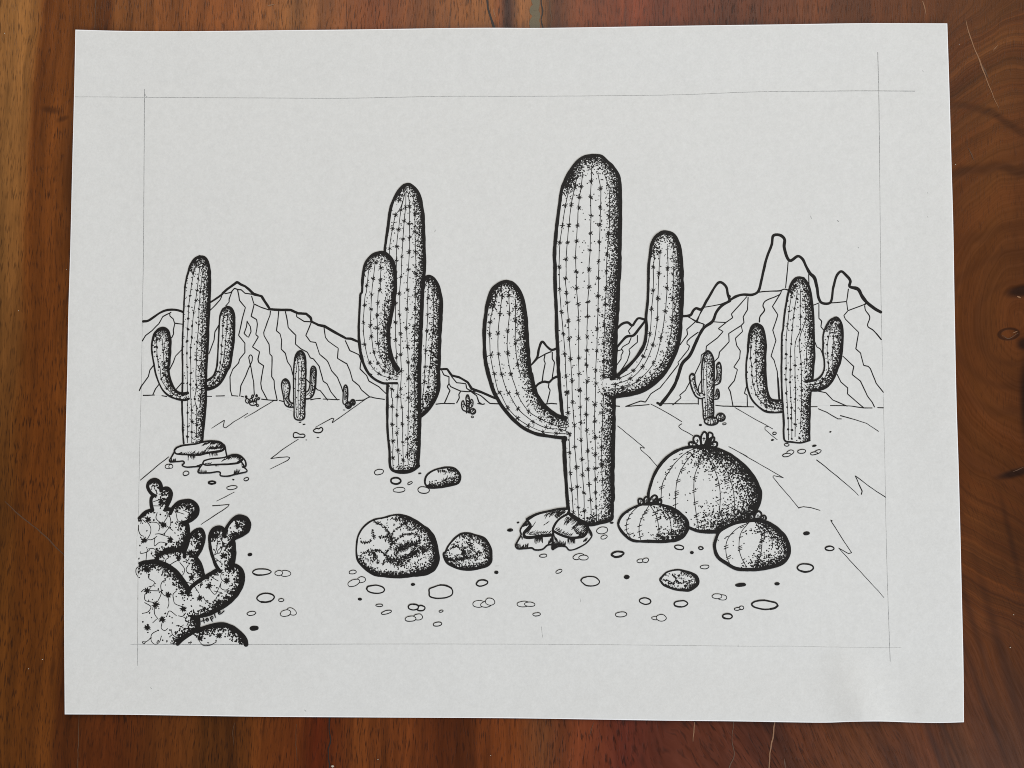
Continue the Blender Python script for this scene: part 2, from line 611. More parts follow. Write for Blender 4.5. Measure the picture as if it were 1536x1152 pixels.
def slab(x0, x1, y0, y1, z0, z1, b):
    """A board with rounded upper arrises."""
    V, F = [], []
    loops = [(0, z0), (0, z1 - b), (b * .3, z1 - b * .3), (b, z1)]
    for d, z in loops:
        V += [(x0 + d, y0 + d, z), (x1 - d, y0 + d, z), (x1 - d, y1 - d, z), (x0 + d, y1 - d, z)]
    F.append((3, 2, 1, 0))
    for k in range(len(loops) - 1):
        for i in range(4):
            j = (i + 1) % 4
            F.append((k * 4 + i, k * 4 + j, k * 4 + 4 + j, k * 4 + 4 + i))
    F.append(tuple(len(V) - 4 + i for i in range(4)))
    return V, F


V, F = slab(-.46, .42, -.52, .50, -.035, 0.0, .004)
table = mesh_obj('wooden_table', V, F, [MAT['wood']])
table['label'] = 'varnished brown wooden table top of glued boards under the sheet of paper'
table['category'] = 'table'


def ribbon_on_table(name, s, w, mat, parent, label=None, z=.00006):
    P = Part('x', None, 0)
    P.line(s, w, jit=.35)
    W = unproject(np.vstack(P.V), 0.0)
    W[:, 2] = z + np.concatenate(P.Z) * 2e-5
    F = [f if True else f for f in P.F]
    o = mesh_obj(name, W, F, [mat], parent)
    if label:
        o['label'] = label
    return o


for s, w, mt in (
        ('X 1448 31 1455 56 1468 88 1474 104 1484 130 1492 150 1498 161', [.5, 1.3, .9, 1.8, 1.0, .8, .4], 'scratched_wood'),
        ('X 1470 92 1476 104 1483 118', [.3, 2.0, .3], 'faint_scratch'),
        ('X 1384 2 1387 12 1389 23', [.9, 1.2, .3], 'scratched_wood'),
        ('X 1490 76 1496 68', [.4, .9, .3], 'scratched_wood'),
        ('X 1452 223 1457 231 1461 240', [.4, 1.4, .4], 'faint_scratch'),
        ('X 1162 1083 1160 1100 1156 1125 1153 1152', [1.0, 1.7, 1.2, 1.1], 'scratched_wood'),
        ('X 1042 1083 1041 1095 1039 1112', [.8, 1.2, .5], 'scratched_wood'),
        ('X 1100 1083 1098 1108 1101 1132 1094 1152', [.8, .6, 1.0, 1.4], 'faint_scratch'),
        ('X 890 1084 884 1104', [.4, .7, .3], 'faint_scratch'),
        ('X 1176 1138 1178 1152', [.5, 1.4, .6], 'faint_scratch'),
        ('X 8 752 30 773 60 797 82 818 96 832', [.8, 1.8, 1.2, 2.0, 1.0], 'faint_scratch'),
        ('X 402 9 412 7', [.5, 1.6, .6], 'scratched_wood'),
        ('X 352 1084 349 1100 351 1118', [.4, .8, .3], 'faint_scratch'),
        ('X 445 1086 444 1110 446 1140', [.3, .7, .4], 'faint_scratch'),
        ('X 740 14 742 22 744 26', [.4, 1.0, .3], 'scratched_wood'),
        ('X 1519 708 1527 704 1536 700', [.4, 1.0, .4], 'faint_scratch'),
        ('X 1503 503 1512 508 1522 503 1527 500', [.4, 1.0, .9, .4], 'faint_scratch'),
        ('X 1526 445 1531 447', [1.2, 2.0, .8], 'scratched_wood'),
        ('X 1519 500 1526 497', [.4, .9, .4], 'scratched_wood')):
    ribbon_on_table('scratch', s, w, MAT[mt], table)
ribbon_on_table('seam', 'X 145 -20 144 0 143 20 142 60', [1.0, 1.0, .8, .6], MAT['faint_scratch'], table)
ribbon_on_table('seam', 'X 119 1070 118 1100 117 1152 116 1190', [.6, .9, .8, .6], MAT['faint_scratch'], table)
ribbon_on_table('filler_patch', 'X 803 -12 803 0 804 8 801 16 805 24 802 32 803 46', [9, 11, 9, 12, 9, 13, 11], MAT['wood_filler'], table, 'olive wood filler in the seam between boards')
ribbon_on_table('seam', 'X 823 -12 825 10 827 24 826 46', [1.0, 1.4, 1.0, .8], MAT['faint_scratch'], table)
ribbon_on_table('crack', 'X 494 1076 494 1092 496 1110 492 1128 495 1152', [1.6, 1.2, 1.8, 1.2, 1.6], MAT['dark_crack'], table)
ribbon_on_table('crack', 'X 811 -10 812 6 814 14 812 30 814 42', [1.5, 1.2, 2.2, 1.2, 1.6], MAT['dark_crack'], table)
ribbon_on_table('crack', 'X 730 -10 732 12 737 30 742 44', [1.5, 2.2, 2.6, 3.2], MAT['dark_crack'], table)

for i, (u_, v_, r_) in enumerate(((7, 50, .9), (64, 989, 1.0), (43, 1003, .8), (1433, 247, 1.0), (1439, 67, .7), (1520, 922, 1.0), (1515, 971, 1.1), (28, 466, .7),
                                  (100, 404, .6), (567, 1139, .8), (736, 1133, .8), (499, 1149, 2.4))):
    c = tpt(u_, v_)
    V, F = [], []
    r_ *= S * .9
    for a in range(3):
        for b in range(6):
            th, ph = math.radians(15 + a * 38), 2 * math.pi * b / 6
            q = r_ * random.uniform(.75, 1.2)
            V.append((c[0] + q * math.sin(th) * math.cos(ph), c[1] + q * math.sin(th) * math.sin(ph) * .8, max(0, .3 * r_ + q * math.cos(th) * .8)))
    for a in range(2):
        for b in range(6):
            F.append((a * 6 + b, a * 6 + 6 + b, a * 6 + 6 + (b + 1) % 6, a * 6 + (b + 1) % 6))
    F.append(tuple(range(6)))
    big = i == 11
    o = mesh_obj('crumb' if big else 'dust_speck', V, F, [MAT['dust']])
    o['label'] = 'pale crumb on the dark crack in the table below the sheet' if big else 'tiny pale dust speck lying on the bare brown wood'
    o['category'] = 'crumb' if big else 'dust speck'
    if not big:
        o['group'] = 'dust specks on the table'

# ------------------------------------------------------------------ the sheet
EDGE = {'t': T('X 113 44.4 180 46.2 250 46.8 340 46.3 430 45.2 512 44.4 600 43.2 660 42.2 740 41.6 800 41.9 860 41.2 960 39.6 1060 38 1180 36.4 1290 34.8 1360 34.8 1421 35'),
        'b': T('X 97 1071.6 180 1072 250 1073 384 1075 560 1076.2 768 1077.4 900 1079.4 1000 1081 1100 1082 1180 1083.4 1240 1084 1275 1082.8 1320 1082.2 1370 1083.8 1410 1084.4 1446 1083.4'),
        'l': T('X 113 44.4 111.3 130 108.5 240 105 384 102.4 470 101 550 98.6 650 97 740 96.3 860 96.3 960 97 1071.6'),
        'r': T('X 1421 35 1424.4 140 1427.2 240 1430 340 1432 460 1434.8 600 1438 700 1440.4 790 1443 900 1445.3 1000 1446 1083.4')}
EDGE = {k_: curve(v, 4) for k_, v in EDGE.items()}


def ev(k_, t):
    C = EDGE[k_]
    s = np.linspace(0, 1, len(C))
    return np.stack([np.interp(t, s, C[:, 0]), np.interp(t, s, C[:, 1])], -1)


nu, nv = 132, 104
us = np.concatenate([[0], np.linspace(.0010, .9990, nu), [1]])
vs = np.concatenate([[0], np.linspace(.0013, .9987, nv), [1]])
UU, VV = np.meshgrid(us, vs)
t_, b_, l_, r_ = ev('t', UU), ev('b', UU), ev('l', VV), ev('r', VV)
c00, c10, c01, c11 = EDGE['t'][0], EDGE['t'][-1], EDGE['b'][0], EDGE['b'][-1]
u3, v3 = UU[..., None], VV[..., None]
G = (1 - v3) * t_ + v3 * b_ + (1 - u3) * l_ + u3 * r_ - ((1 - u3) * (1 - v3) * c00 + u3 * (1 - v3) * c10 + (1 - u3) * v3 * c01 + u3 * v3 * c11)
nx, ny = len(us), len(vs)
W = unproject(G.reshape(-1, 2)).reshape(ny, nx, 3)
rim = np.zeros((ny, nx), bool)
rim[0] = rim[-1] = True
rim[:, 0] = rim[:, -1] = True
TOPV = W.copy()
TOPV[rim, 2] -= .00003
BOTV = W.copy()
BOTV[..., 2] -= .00016
V = np.vstack([TOPV.reshape(-1, 3), BOTV.reshape(-1, 3)])
F, mi = [], []
N0 = nx * ny
for j in range(ny - 1):
    for i in range(nx - 1):
        a, b2, c2, d2 = j * nx + i, j * nx + i + 1, (j + 1) * nx + i + 1, (j + 1) * nx + i
        F.append((a, d2, c2, b2))
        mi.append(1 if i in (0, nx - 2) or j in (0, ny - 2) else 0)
        F.append((N0 + a, N0 + b2, N0 + c2, N0 + d2))
        mi.append(0)
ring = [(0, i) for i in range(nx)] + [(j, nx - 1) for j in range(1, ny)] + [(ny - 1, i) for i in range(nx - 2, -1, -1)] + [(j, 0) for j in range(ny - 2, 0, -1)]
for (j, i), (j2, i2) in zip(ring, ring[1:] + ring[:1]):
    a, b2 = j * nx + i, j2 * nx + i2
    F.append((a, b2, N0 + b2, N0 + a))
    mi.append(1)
paper = mesh_obj('paper_sheet', V, F, [MAT['paper'], MAT['edge_highlight']], None, mi)
for p in paper.data.polygons:
    p.use_smooth = p.material_index == 0
paper['label'] = 'white sheet of paper with a black ink drawing of desert cacti and mountains'
paper['category'] = 'drawing'

# ------------------------------------------------------------------ light
world = bpy.data.worlds.new('World')
scene.world = world
world.use_nodes = True
bg = world.node_tree.nodes['Background']
bg.inputs[0].default_value = (.93, .97, 1.0, 1)
bg.inputs[1].default_value = .20


def area(name, loc, target, size, power, color):
    L = bpy.data.lights.new(name, 'AREA')
    L.shape = 'RECTANGLE'
    L.size, L.size_y = size
    L.energy = power
    L.color = color
    o = bpy.data.objects.new(name, L)
    o.location = loc
    o.rotation_euler = (Vector(target) - Vector(loc)).to_track_quat('-Z', 'Y').to_euler()
    COL.objects.link(o)
    return o


area('window_light', (.12, 1.15, 1.35), (0, .02, 0), (1.5, 1.1), 20.3, (1.0, .97, .90))
area('room_light', (1.15, -1.45, .95), (.05, -.05, 0), (.9, .9), 29, (.83, .91, 1.0))
scene.view_settings.view_transform = 'Standard'
scene.view_settings.look = 'None'
scene.view_settings.exposure = 0
scene.view_settings.gamma = 1
scene.render.engine = 'CYCLES'
scene.cycles.use_denoising = False
scene.cycles.filter_width = 1.0
print("setting only")

# ------------------------------------------------------------------ the drawing
def part(name, layer, label=None, parent=None):
    return Part(name, parent or paper, layer, label)


# pencil border lines
for s, w in (('X 113 145.3 150 145.4 217 146 400 147 512 147.4 590 146 660 144.6 800 144.4 950 143.2 1024 142 1140 137.6 1230 136.8 1300 136.3 1372 136.7', [.45, .6, .6, .5, .5, .55, .9]),
             ('X 216.8 134 215.8 300 215.2 383 213.6 470 212.4 560 209.5 680 208 760 207 880 206.3 998', [1.0, .9, .8, .6, .5, .4, .5, .8]),
             ('X 1316.6 79 1318.2 140 1319.4 240 1320.8 384 1322 470 1325 600 1327.5 700 1329 790 1332 900 1335.4 992', [1.0, .8, .6, .6, .45, .35, .4, .6, .8]),
             ('X 196 966.4 280 966.8 370 966.8 560 966 760 966.2 880 966.8 1000 968 1110 969.2 1200 969.4 1240 970.4 1352 971.4', [.65, .6, .5, .45, .35, .35, .28, .2])):
    p = part('pencil_border_line', 0, 'thin grey ruled pencil line along one side of the drawing')
    p.line(s, w, mat=PENCIL, jit=.05)
    p.build()
for s, w in (('X 217 140 219 144 220.5 145', .6), ('X 1216 324 1217 328', .8), ('X 1256 331 1258 332', 1.2), ('X 1287 371 1288 372', .8), ('X 653 345 652 348', .8),
             ('X 226 1031 227 1033', .9), ('X 1391 289 1392 290', .8), ('X 1384 106 1385 107', .7), ('X 457 1065 459 1067', .6), ('X 870 897 871 903', .5), ('X 1311 545 1320 575', .35), ('X 1314 590 1320 600', .35),
             ('X 742 849 748 849', .4), ('X 431 614 440 617', .4), ('X 812 940 814 956', .5), ('X 1107 967 1107 970', .7), ('X 1391 325 1392 326', .5)):
    p = part('pencil_speck', 0)
    p.line(s, w, mat=PENCIL)
    p.build()

# ---- mountains
m = part('mountain_range', 1, 'left mountain range with one rounded peak and steep gullies')
ridgeA = 'A 90 672 130 668 190 630 250 590 300 572 370 568 420 578 460 594'
ridgeB = 'A 690 503 740 470 800 430 a 30 245 90 190 150 145 205 105 250 135 300 155 350 195 405 250 500 275 540 340 600 430 720 440 850 440 940 480 1035 485 1090 535 1100 580 1180 620 1255 635 1340 685 1510 780 H 1100 60 1170 65 1290 112'
P0 = np.vstack([T(ridgeA), T(ridgeB), T('F 300 600 300 850 480 968 460 1015 330 992 205 1023 H 1010 795 b 680 325 A 700 1350 90 1337')])
m.fill(P0, smooth=False)
m.line(ridgeA, [3.2, 2.9, 2.6, 2.8, 3.0, 2.6], smooth=True)
m.line(ridgeB, [2.2, 3.0, 3.4, 3.2, 3.4, 3.3, 3.4, 3.2], smooth=False)
m.lines('A 82 848 110 800 170 755 230 695 265 630 300 610 325 600 340 590|A 328 600 330 625 360 650 372 688 440 697|A 375 690 360 750 362 785 345 820|'
        'A 185 1065 150 1110 B 135 150 70 240 55 275|A 435 930 380 985 360 1040 325 1110|B 235 215 200 260 175 315|B 440 205 405 240 385 265|'
        'A 690 575 740 525 780 480 795 450|A 770 705 735 765 728 840 705 900 680 965|a 150 205 110 310 110 345 70 390|'
        'a 213 205 235 325 305 410 270 540 225 745 300 840 300 950 235 1030 225 1075 155 1150 b 120 40 125 200 145 270|'
        'a 325 575 320 640 288 720 330 762|a 325 575 365 640 372 700 345 765|a 375 1140 358 1070 345 1010 355 985 372 978 388 1000 385 1050 340 1150 b 310 30 250 150 238 272|a 375 1140 b 385 10 405 100 410 260|'
        'a 380 275 410 370 375 515 440 555 450 610 430 735 460 762 390 882 475 940 455 1030 465 1070 525 1110 515 1150 b 490 120 500 190 570 315|'
        'a 605 455 600 500 525 710 530 750 590 850 600 970 625 995 622 1150 b 620 40 650 85 655 180 685 320|'
        'a 705 460 700 520 678 690 722 725 740 800 735 910 785 960 810 1060 850 1120 858 1150 H 475 500|'
        'a 785 460 800 520 820 650 910 745 905 850 970 905 1045 945 1085 1015 1120 1025 H 790 395 840 575 885 605 930 700 1010 800|'
        'a 1095 590 1030 745 1085 820 1150 830 1195 970 1280 1040 H 900 350 940 450 1010 530 1060 650 1080 720|'
        'a 1250 650 1265 770 1300 815 1420 900 1410 1020 1510 1080 H 1120 360 1160 450 1190 565 1270 630 1300 680 1400 765|'
        'H 1105 90 F 150 575 230 612 250 665 240 740 300 800 320 850 410 900 480 968|H 630 545 680 598|H 748 655 770 680 800 685 890 800', 1.3, smooth=False)
m.lines('a 60 245 130 228 175 180 215 195 255 197 300 240 390 252|a 422 375 500 410 590 440|a 920 490 920 520 1010 578 1095 582', 1.6, smooth=False)
m.lines('B 90 317 190 315|B 258 322 300 328|B 655 328 705 327|B 745 325 820 322|b 145 268 215 272|b 255 275 285 282|b 500 310 570 318 685 325|b 715 325 760 337|b 1090 317 1150 305 1205 302|'
        'b 1240 308 1430 317|F 205 1023 270 1020 330 992 370 1000 460 1015|H 0 812 40 812', 1.2)
m.line('B 72 240 55 278', [1.2, .6])
m.build()

m = part('mountain_range', 1, 'low middle mountain ridge between the two largest cacti')
rid = 'F 960 742 1025 742 1065 800 1130 815 1210 860 1245 920 1330 950 1460 1005 1500 1018'
m.fill(np.vstack([T(rid), T('F 1500 1055 925 1055')]), smooth=False)
m.line(rid, [2.6, 3, 3, 3.4, 3.2, 3], smooth=False)
m.lines('F 975 755 995 795 1040 810|F 1065 810 1110 865 1190 872|F 1195 880 1200 915 1290 980 1310 1040 1340 1060 1360 1055|F 1225 930 1330 985 1410 1050 1490 1055|'
        'F 1042 812 1040 870 1055 900 1145 940 1215 945 1290 940|F 1040 875 1025 900 1050 935 1000 1050|F 1145 942 1130 970 1135 1000 1110 1045', 1.4, smooth=False)
m.lines('F 925 1058 990 1051 1090 1053|F 1300 1052 1345 1060', 1.2)
m.build()

m = part('mountain_range', 1, 'small pointed mountain seen behind the left arm of the largest cactus')
r1 = 'I 560 900 590 875 635 815 650 740 680 675 725 720 765 750 830 728'
r2 = 'I 590 1145 640 1060 700 1035 740 1040 780 1005 850 975'
m.fill(np.vstack([T(r1), T('I 850 975 860 1230 690 1230 560 1100')]), smooth=False)
m.line(r1, [2.2, 3, 3.2, 3, 3.2])
m.line(r2, [3, 3.2, 3])
m.lines('I 590 880 640 825 710 785 760 765|I 705 790 695 840 708 870 690 950 680 1030|I 770 770 770 830 790 860 780 930 770 1000|I 740 1050 735 1085 L 632 152 618 210 600 275|L 590 277 640 270 690 275', 1.4, smooth=False)
m.build()

m = part('mountain_range', 1, 'right mountain range with tall rock towers and long gullies')
a1 = 'K 745 570 800 515 850 503 890 530 920 490 945 465 1020 482'
a2 = 'K 735 750 790 680 840 630 900 620 950 560 1010 485'
a3 = 'K 1330 447 1415 435 1440 395 1465 375 1510 385 N 200 520 285 400 330 430 345 490 360 530'
a4 = 'N 345 540 400 505 450 490 520 490 560 470 590 370 620 240 660 130 672 65 720 62 752 90 750 150 790 245 850 212 880 230 910 290 935 335 965 365 985 430 1000 520 1020 548 1080 548 1105 430 1130 350 1160 322 1195 350 1225 390 1220 430 1280 450 1310 500 1340 540 1400 590 1445 615'
a5 = 'N 360 535 300 570 260 620 235 680 170 730 130 800 P 980 130 920 260 830 360 780 500 740 610 650 750 565 858'
m.fill(np.vstack([T(a1), T(a3)[:-1], T(a4), T('O 1445 530 1440 668 K 740 1180')]), smooth=False)
for s, w in ((a1, [2.6, 3.2, 3, 3.2]), (a2, [3, 3, 3.6, 3]), (a3, [3.2, 3.4, 3, 3.4, 3.2])):
    m.line(s, w)
m.line(a4, [3, 3.6, 3.6, 3.4, 4.2, 3.6, 4.4, 3.4, 3.2, 3.4, 4.6, 4.2])
m.line(a5, [3.2, 3.6, 4.2, 4.4, 4.4, 4.2])
m.line('P 530 836 572 858', [3.4, 3])
m.line('N 345 490 362 500 350 525', 1.6)
m.line('N 1330 520 1345 545 1330 560', [3, 2])
m.lines('N 165 582 240 570 290 560 350 535|N 155 600 120 690|N 65 650 120 690 170 700 165 720|K 1395 455 1465 490 1540 522|K 1520 390 1465 490 1380 565 1388 610 1330 690 P 805 135|'
        'N 130 760 75 800 50 825 P 882 128 915 150 900 195 775 350 785 372 560 655 450 725 385 825 330 812 150 878|N 480 505 370 630 380 655 330 690 245 685|'
        'N 330 690 275 735 310 755 270 800 190 860 185 900 P 1055 260 1050 340 980 490|P 915 590 865 685 795 742 812 775 715 858|'
        'N 490 510 485 600 455 650 460 690 440 712 350 770 P 1390 100 1275 225 1262 285 1205 350|N 440 712 450 755 P 1465 60 1480 145 1525 210 1515 300 1445 405 1490 435 1450 570 1380 655 1405 700 1435 870|'
        'N 725 480 665 575 705 635 668 745 690 820 O 435 205 462 240 490 340 505 600|N 778 255 775 300 760 440|N 925 345 930 440|'
        'N 960 565 1000 550|N 1000 560 1000 660 1020 680 1015 720 1035 745|N 1085 550 1200 540 1212 450|N 1200 545 1208 605 1330 560|'
        'N 1205 610 1180 640 1190 665 1285 760 1265 880 1300 910 O 1245 200 1270 288 1310 298 1330 320 1380 450 1445 530|N 970 830 985 865 1010 880 1028 920|'
        'O 1082 205 1180 298 1165 370 1240 430 1300 560 1345 620 1365 662|O 1030 370 1065 440 1125 490 1122 545 1270 672|O 835 515 930 535 990 600 1120 655|O 212 485 195 540 220 555 222 655|'
        'K 885 540 855 580 870 605|K 880 640 860 690 805 720 790 745|K 745 762 800 745 808 765 790 800 790 830 745 895|K 935 620 938 680 860 745 870 775 845 850 770 960', 1.25, smooth=False)
m.lines('N 730 460 720 485 610 540 597 570 608 600 575 650 572 685|N 1330 570 1335 600 1365 650 1350 715 1390 745 1448 812|N 560 472 640 465 720 462 750 450 790 460', [1.3, 1.4, 1.8])
m.lines('P 605 845 1010 845|P 35 872 75 876|P 150 878 430 855|P 1228 862 1300 872 1536 875|O 0 655 280 662|O 780 660 850 660|O 970 650 1120 652 1165 655 1270 672 1345 672|O 1395 668 1445 670', 1.1)
m.lines('P 1060 555 1022 640 1018 720 1020 850|O 500 400 514 600', 1.2, smooth=False)
m.build()

# ---- sand furrows
for s, w in (('B 318 872 220 950 65 1082', .9), ('B 1030 480 900 560 830 612 808 600 822 540 705 615', [.7, .7, .9, .9, .5]), ('B 1265 365 1150 435 1000 522', [.8, .9, .5]),
             ('b 940 790 780 895 605 1025 720 1008 810 1002 840 1012 815 1042 600 1150', [.7, .8, .9, .8, .5]), ('H 1335 800 1180 910 945 1075 970 1025 945 1018 745 1125', [.8, .8, .9, .9, .5]),
             ('C 910 230 830 270 750 310', [.5, .8, .5]), ('C 715 352 760 350 865 340 850 362 730 440 610 520', [1.1, .8, .8, .9, .6]), ('P 450 850 640 950 820 1060', .8),
             ('P 820 1085 790 1105 785 1120 Q 640 20 690 48 745 82', .8), ('L 1240 475 1370 580 1485 675 1440 665 1450 690 1536 765 Q 350 270 428 358', .75),
             ('Q 1070 180 1240 270 V 120 715 250 790 515 942 470 930 425 920 415 932 470 1000 600 1150 W 650 195', .75), ('W 645 190 690 180 760 190 840 213', .8),
             ('V 75 308 250 410 415 500', .75), ('V 370 478 345 482 345 505 400 555 455 598', .7), ('V 825 320 900 350 1000 410 1032 410', 1.0), ('V 1025 380 1180 425 1260 450 1365 522', [1.2, .8, .8]),
             ('V 810 780 980 915 1150 1060 1185 1098', [1.1, .9, .9, .6]), ('V 1212 1088 1220 1060 1155 920 1300 1030 1430 1115', [1.3, .9, .8, .9]),
             ('W 950 308 935 300 1060 500 1125 595 1095 602 1005 550 1180 740 1370 945 1415 998', [.9, .9, .8, .8, .7, .5])):
    p = part('sand_furrow', 2)
    p.line(s, w, smooth=len(s.split()) < 9, jit=.12)
    p.build()

# ---- pebbles (back ones of a pair come first)
PEB = {'B': [(320, 957, 35, 20, -8, 1.0), (338, 957, 18, 17, 0, .9), (475, 1020, 28, 18, -20, 1.2), (710, 1102, 33, 11, 2, 2.3), (900, 1077, 13, 8, -5, 0), (1018, 1072, 22, 13, -20, 1.2), (1120, 410, 11, 7, -20, 1.2), (1040, 432, 4, 4, 0, 0)],
       'C': [(888, 188, 46, 17, -8, 1.0)],
       'b': [(963, 587, 21, 9, -15, 0), (1030, 570, 10, 7, -20, 0), (1008, 613, 24, 7, -12, 0), (1175, 770, 20, 7, -3, 0), (1035, 800, 13, 8, -20, 0), (1470, 405, 5, 5, 0, 0), (1490, 440, 18, 7, 0, 0)],
       'D': [(1050, 191, 24, 16, -12, 0), (1155, 348, 83, 28, -2, 1.7), (1310, 357, 34, 22, -5, .9), (1370, 360, 49, 27, 0, .9), (1190, 578, 79, 39, -5, 1.9), (1333, 600, 24, 13, -5, 1.0), (1063, 720, 40, 18, -8, 1.0), (1425, 703, 45, 28, 25, .9), (1370, 718, 48, 28, -15, .9), (1088, 854, 43, 24, -4, 0)],
       'G': [(410, 768, 42, 24, -15, 1.0), (562, 848, 45, 28, 0, 2.3), (690, 868, 24, 9, -25, 1.0), (592, 928, 53, 22, -3, 1.0), (812, 930, 52, 28, 5, 1.1), (778, 780, 19, 8, -8, 0), (1185, 258, 9, 5, -15, 0), (1252, 272, 11, 7, 0, 1.0)],
       'S': [(115, 618, 33, 16, -8, 1.0), (192, 687, 38, 26, -12, .9), (125, 715, 55, 28, -22, .9), (322, 773, 78, 36, 2, 1.8), (657, 730, 22, 14, 0, 0), (905, 797, 110, 58, -3, 1.8), (1277, 716, 52, 27, -12, 1.9), (1407, 621, 22, 16, -8, 0), (355, 917, 32, 11, 0, 1.1), (180, 862, 21, 14, 0, 0),
             (728, 943, 38, 23, -5, 1.8), (662, 932, 48, 26, 0, 1.8), (418, 980, 48, 15, -14, 1.1), (703, 1023, 45, 27, -8, 1.0), (635, 1038, 50, 24, -6, 1.0), (910, 970, 20, 9, -15, 1.1), (877, 1086, 38, 18, -8, 1.1), (1350, 885, 43, 32, 5, .9), (1250, 905, 55, 31, 0, .9), (1315, 908, 50, 27, -8, .9), (1525, 240, 18, 9, -10, 1.1)],
       'T': [(330, 321, 34, 14, -5, 1.1), (648, 328, 52, 24, -14, 1.0), (692, 338, 43, 22, 0, 1.0), (470, 462, 30, 14, -25, 1.0), (998, 307, 54, 23, -8, 2.6), (1250, 362, 28, 20, -15, 1.0), (1203, 367, 33, 16, -5, 1.0), (755, 550, 80, 42, 3, 1.6), (1080, 513, 28, 20, -8, 0), (150, 757, 58, 25, -3, .9), (207, 758, 48, 19, 2, .9),
             (270, 848, 34, 14, -5, 1.1), (1247, 730, 53, 28, 5, 1.7), (1030, 849, 52, 23, -6, 1.0), (1390, 880, 45, 30, 5, .9), (1340, 882, 37, 15, 3, .9), (102, 22, 16, 9, -15, 0), (32, 90, 24, 10, -3, 1.3), (860, 93, 52, 30, -10, 1.0), (876, 153, 30, 16, -20, 1.0), (945, 25, 21, 10, -5, 0)],
       'U': [(352, 126, 41, 20, 8, 1.7), (547, 133, 20, 12, 5, 1.7), (467, 173, 19, 15, 0, 0), (582, 302, 40, 17, -5, 1.0), (905, 463, 54, 18, -5, 0), (1233, 453, 26, 16, 0, 0), (738, 575, 44, 24, 5, .9), (692, 565, 45, 22, 0, .9), (367, 633, 60, 28, -2, 1.8), (913, 670, 22, 16, -5, 1.1), (875, 680, 26, 12, -5, 1.2), (787, 746, 43, 23, 3, 2.1), (1120, 643, 112, 40, 3, 2.3)],
       'R': [(898, 360, 33, 19, -8, 0), (1106, 495, 40, 19, 3, 1.9), (887, 670, 74, 35, 2, 2.1)],
       'V': [(430, 540, 16, 11, -10, 1.2), (412, 600, 18, 9, -12, 0), (540, 643, 22, 12, 3, 1.1), (572, 712, 33, 20, -20, 1.1), (540, 735, 38, 14, -10, 1.1), (675, 702, 38, 17, -5, 1.1), (818, 707, 34, 16, -22, 1.1), (785, 720, 34, 12, -8, 1.1), (787, 652, 24, 10, -12, 0), (932, 527, 14, 8, -10, 0)],
       'P': [(1045, 1100, 15, 8, -5, 1.2), (1333, 1085, 22, 11, -10, 1.0), (1230, 1142, 12, 6, -40, 0)]}
for rk, L in PEB.items():
    x0, y0, sc = REG[rk]
    for q, (cx, cy, rx_, ry_, an, w) in enumerate(L):
        p = part('pebble', 3 + q % 3, 'solid black pebble' if w == 0 else ('pebble with a heavy outline' if w > 1.5 else None))
        p.pebble(x0 + cx / sc, y0 + cy / sc, rx_ / sc, ry_ / sc, an, w, w == 0)
        p.build()
for s in ('b 880 745 890 715 920 712 960 732 1005 730 1022 750 1005 768 950 765 890 770', 'b 1120 690 1165 660 1185 668 1215 648 1235 670 1210 705 1150 710'):
    p = part('pebble', 3)
    p.fill(s)
    p.line(s, 1.4, closed=True)
    p.build()

# ---- left saguaro standing behind the flat rocks
tr = 'B 455 748 448 650 445 560 440 380 445 200 A 445 1100 443 900 450 700 460 480 468 350 490 250 515 170 555 110 600 86 640 92 672 130 688 210 692 330 690 480 682 650 675 850 668 1000 662 1100 B 660 200 655 400 640 560 632 640 625 748'
p = part('saguaro_cactus', 6, 'left saguaro with two raised arms behind flat rocks')
p.fill(tr)
p.line('B 455 748 448 650 445 560 440 380 445 200 A 445 1100 443 900 450 700 460 480 468 350 490 250 515 170 555 110 600 88', [2.3, 2.4, 2.3, 2.2, 2.0, 2.4, 3.2])
p.line('A 555 112 600 90 640 96 668 132 684 210 688 330 686 480 678 650 671 850 664 1000 658 1100 B 656 200 651 400 637 560 629 640 622 748', [3, 4, 3.6, 3.4, 3.2, 3, 3, 3.0])
p.lines('A 555 185 528 330 512 440 500 540 495 640 490 740 485 850 483 960 485 1080 B 487 210 490 340 490 475 490 600 488 745|A 600 180 575 390 562 485 545 595 532 712 528 815 518 910 515 1000 520 1120 B 515 220 525 450 528 555 528 650 528 745|'
        'A 625 230 605 410 592 560 590 700 575 860 570 1010 B 565 140 570 240 555 350 572 450 570 600 570 700|A 640 330 630 520 625 700 615 850 612 1000 B 610 120 612 260 608 400', .85)
p.dots('A 528 335 513 442 500 537 495 645 492 742 485 850 483 960 487 1085 583 288 575 397 565 485 545 597 532 713 528 815 518 908 515 998 605 408 592 562 592 703 575 858 568 1015 540 240 520 215 B 487 210 490 475 490 600 488 688 522 118 515 222 527 452 527 553 527 648 567 223 555 350 573 587', 1.75)
rt = 'A 600 92 655 110 684 210 688 330 686 480 678 650 671 850 664 1000 658 1100 B 651 400 637 560 622 745'
p.stip(tr, [(rt, 7.2, 1.6, 1.0), ('A 515 165 555 115 600 90 640 96', 9, 2.0, 1.0), (rt, 19, 2.0, .09), ('A 505 170 480 290 470 350', 4, 2, .2)], 1.05, .012)
p.build()
arm = 'B 490 298 440 303 390 280 350 220 325 140 318 60 A 325 1060 328 1010 335 900 335 820 315 757 275 732 225 745 190 785 172 850 168 940 180 1020 195 1100 B 205 130 235 215 275 280 330 325 400 352 470 360 500 345'
q = part('arm', 7, None, p)
q.fill(arm)
q.line('B 490 298 440 303 390 280 350 220 325 140 318 60 A 325 1060 328 1010 333 900 331 820 312 760 275 735 225 748 194 787', [3.6, 3, 3, 3.2, 3.2, 3.4, 3.4, 3.8, 3.2])
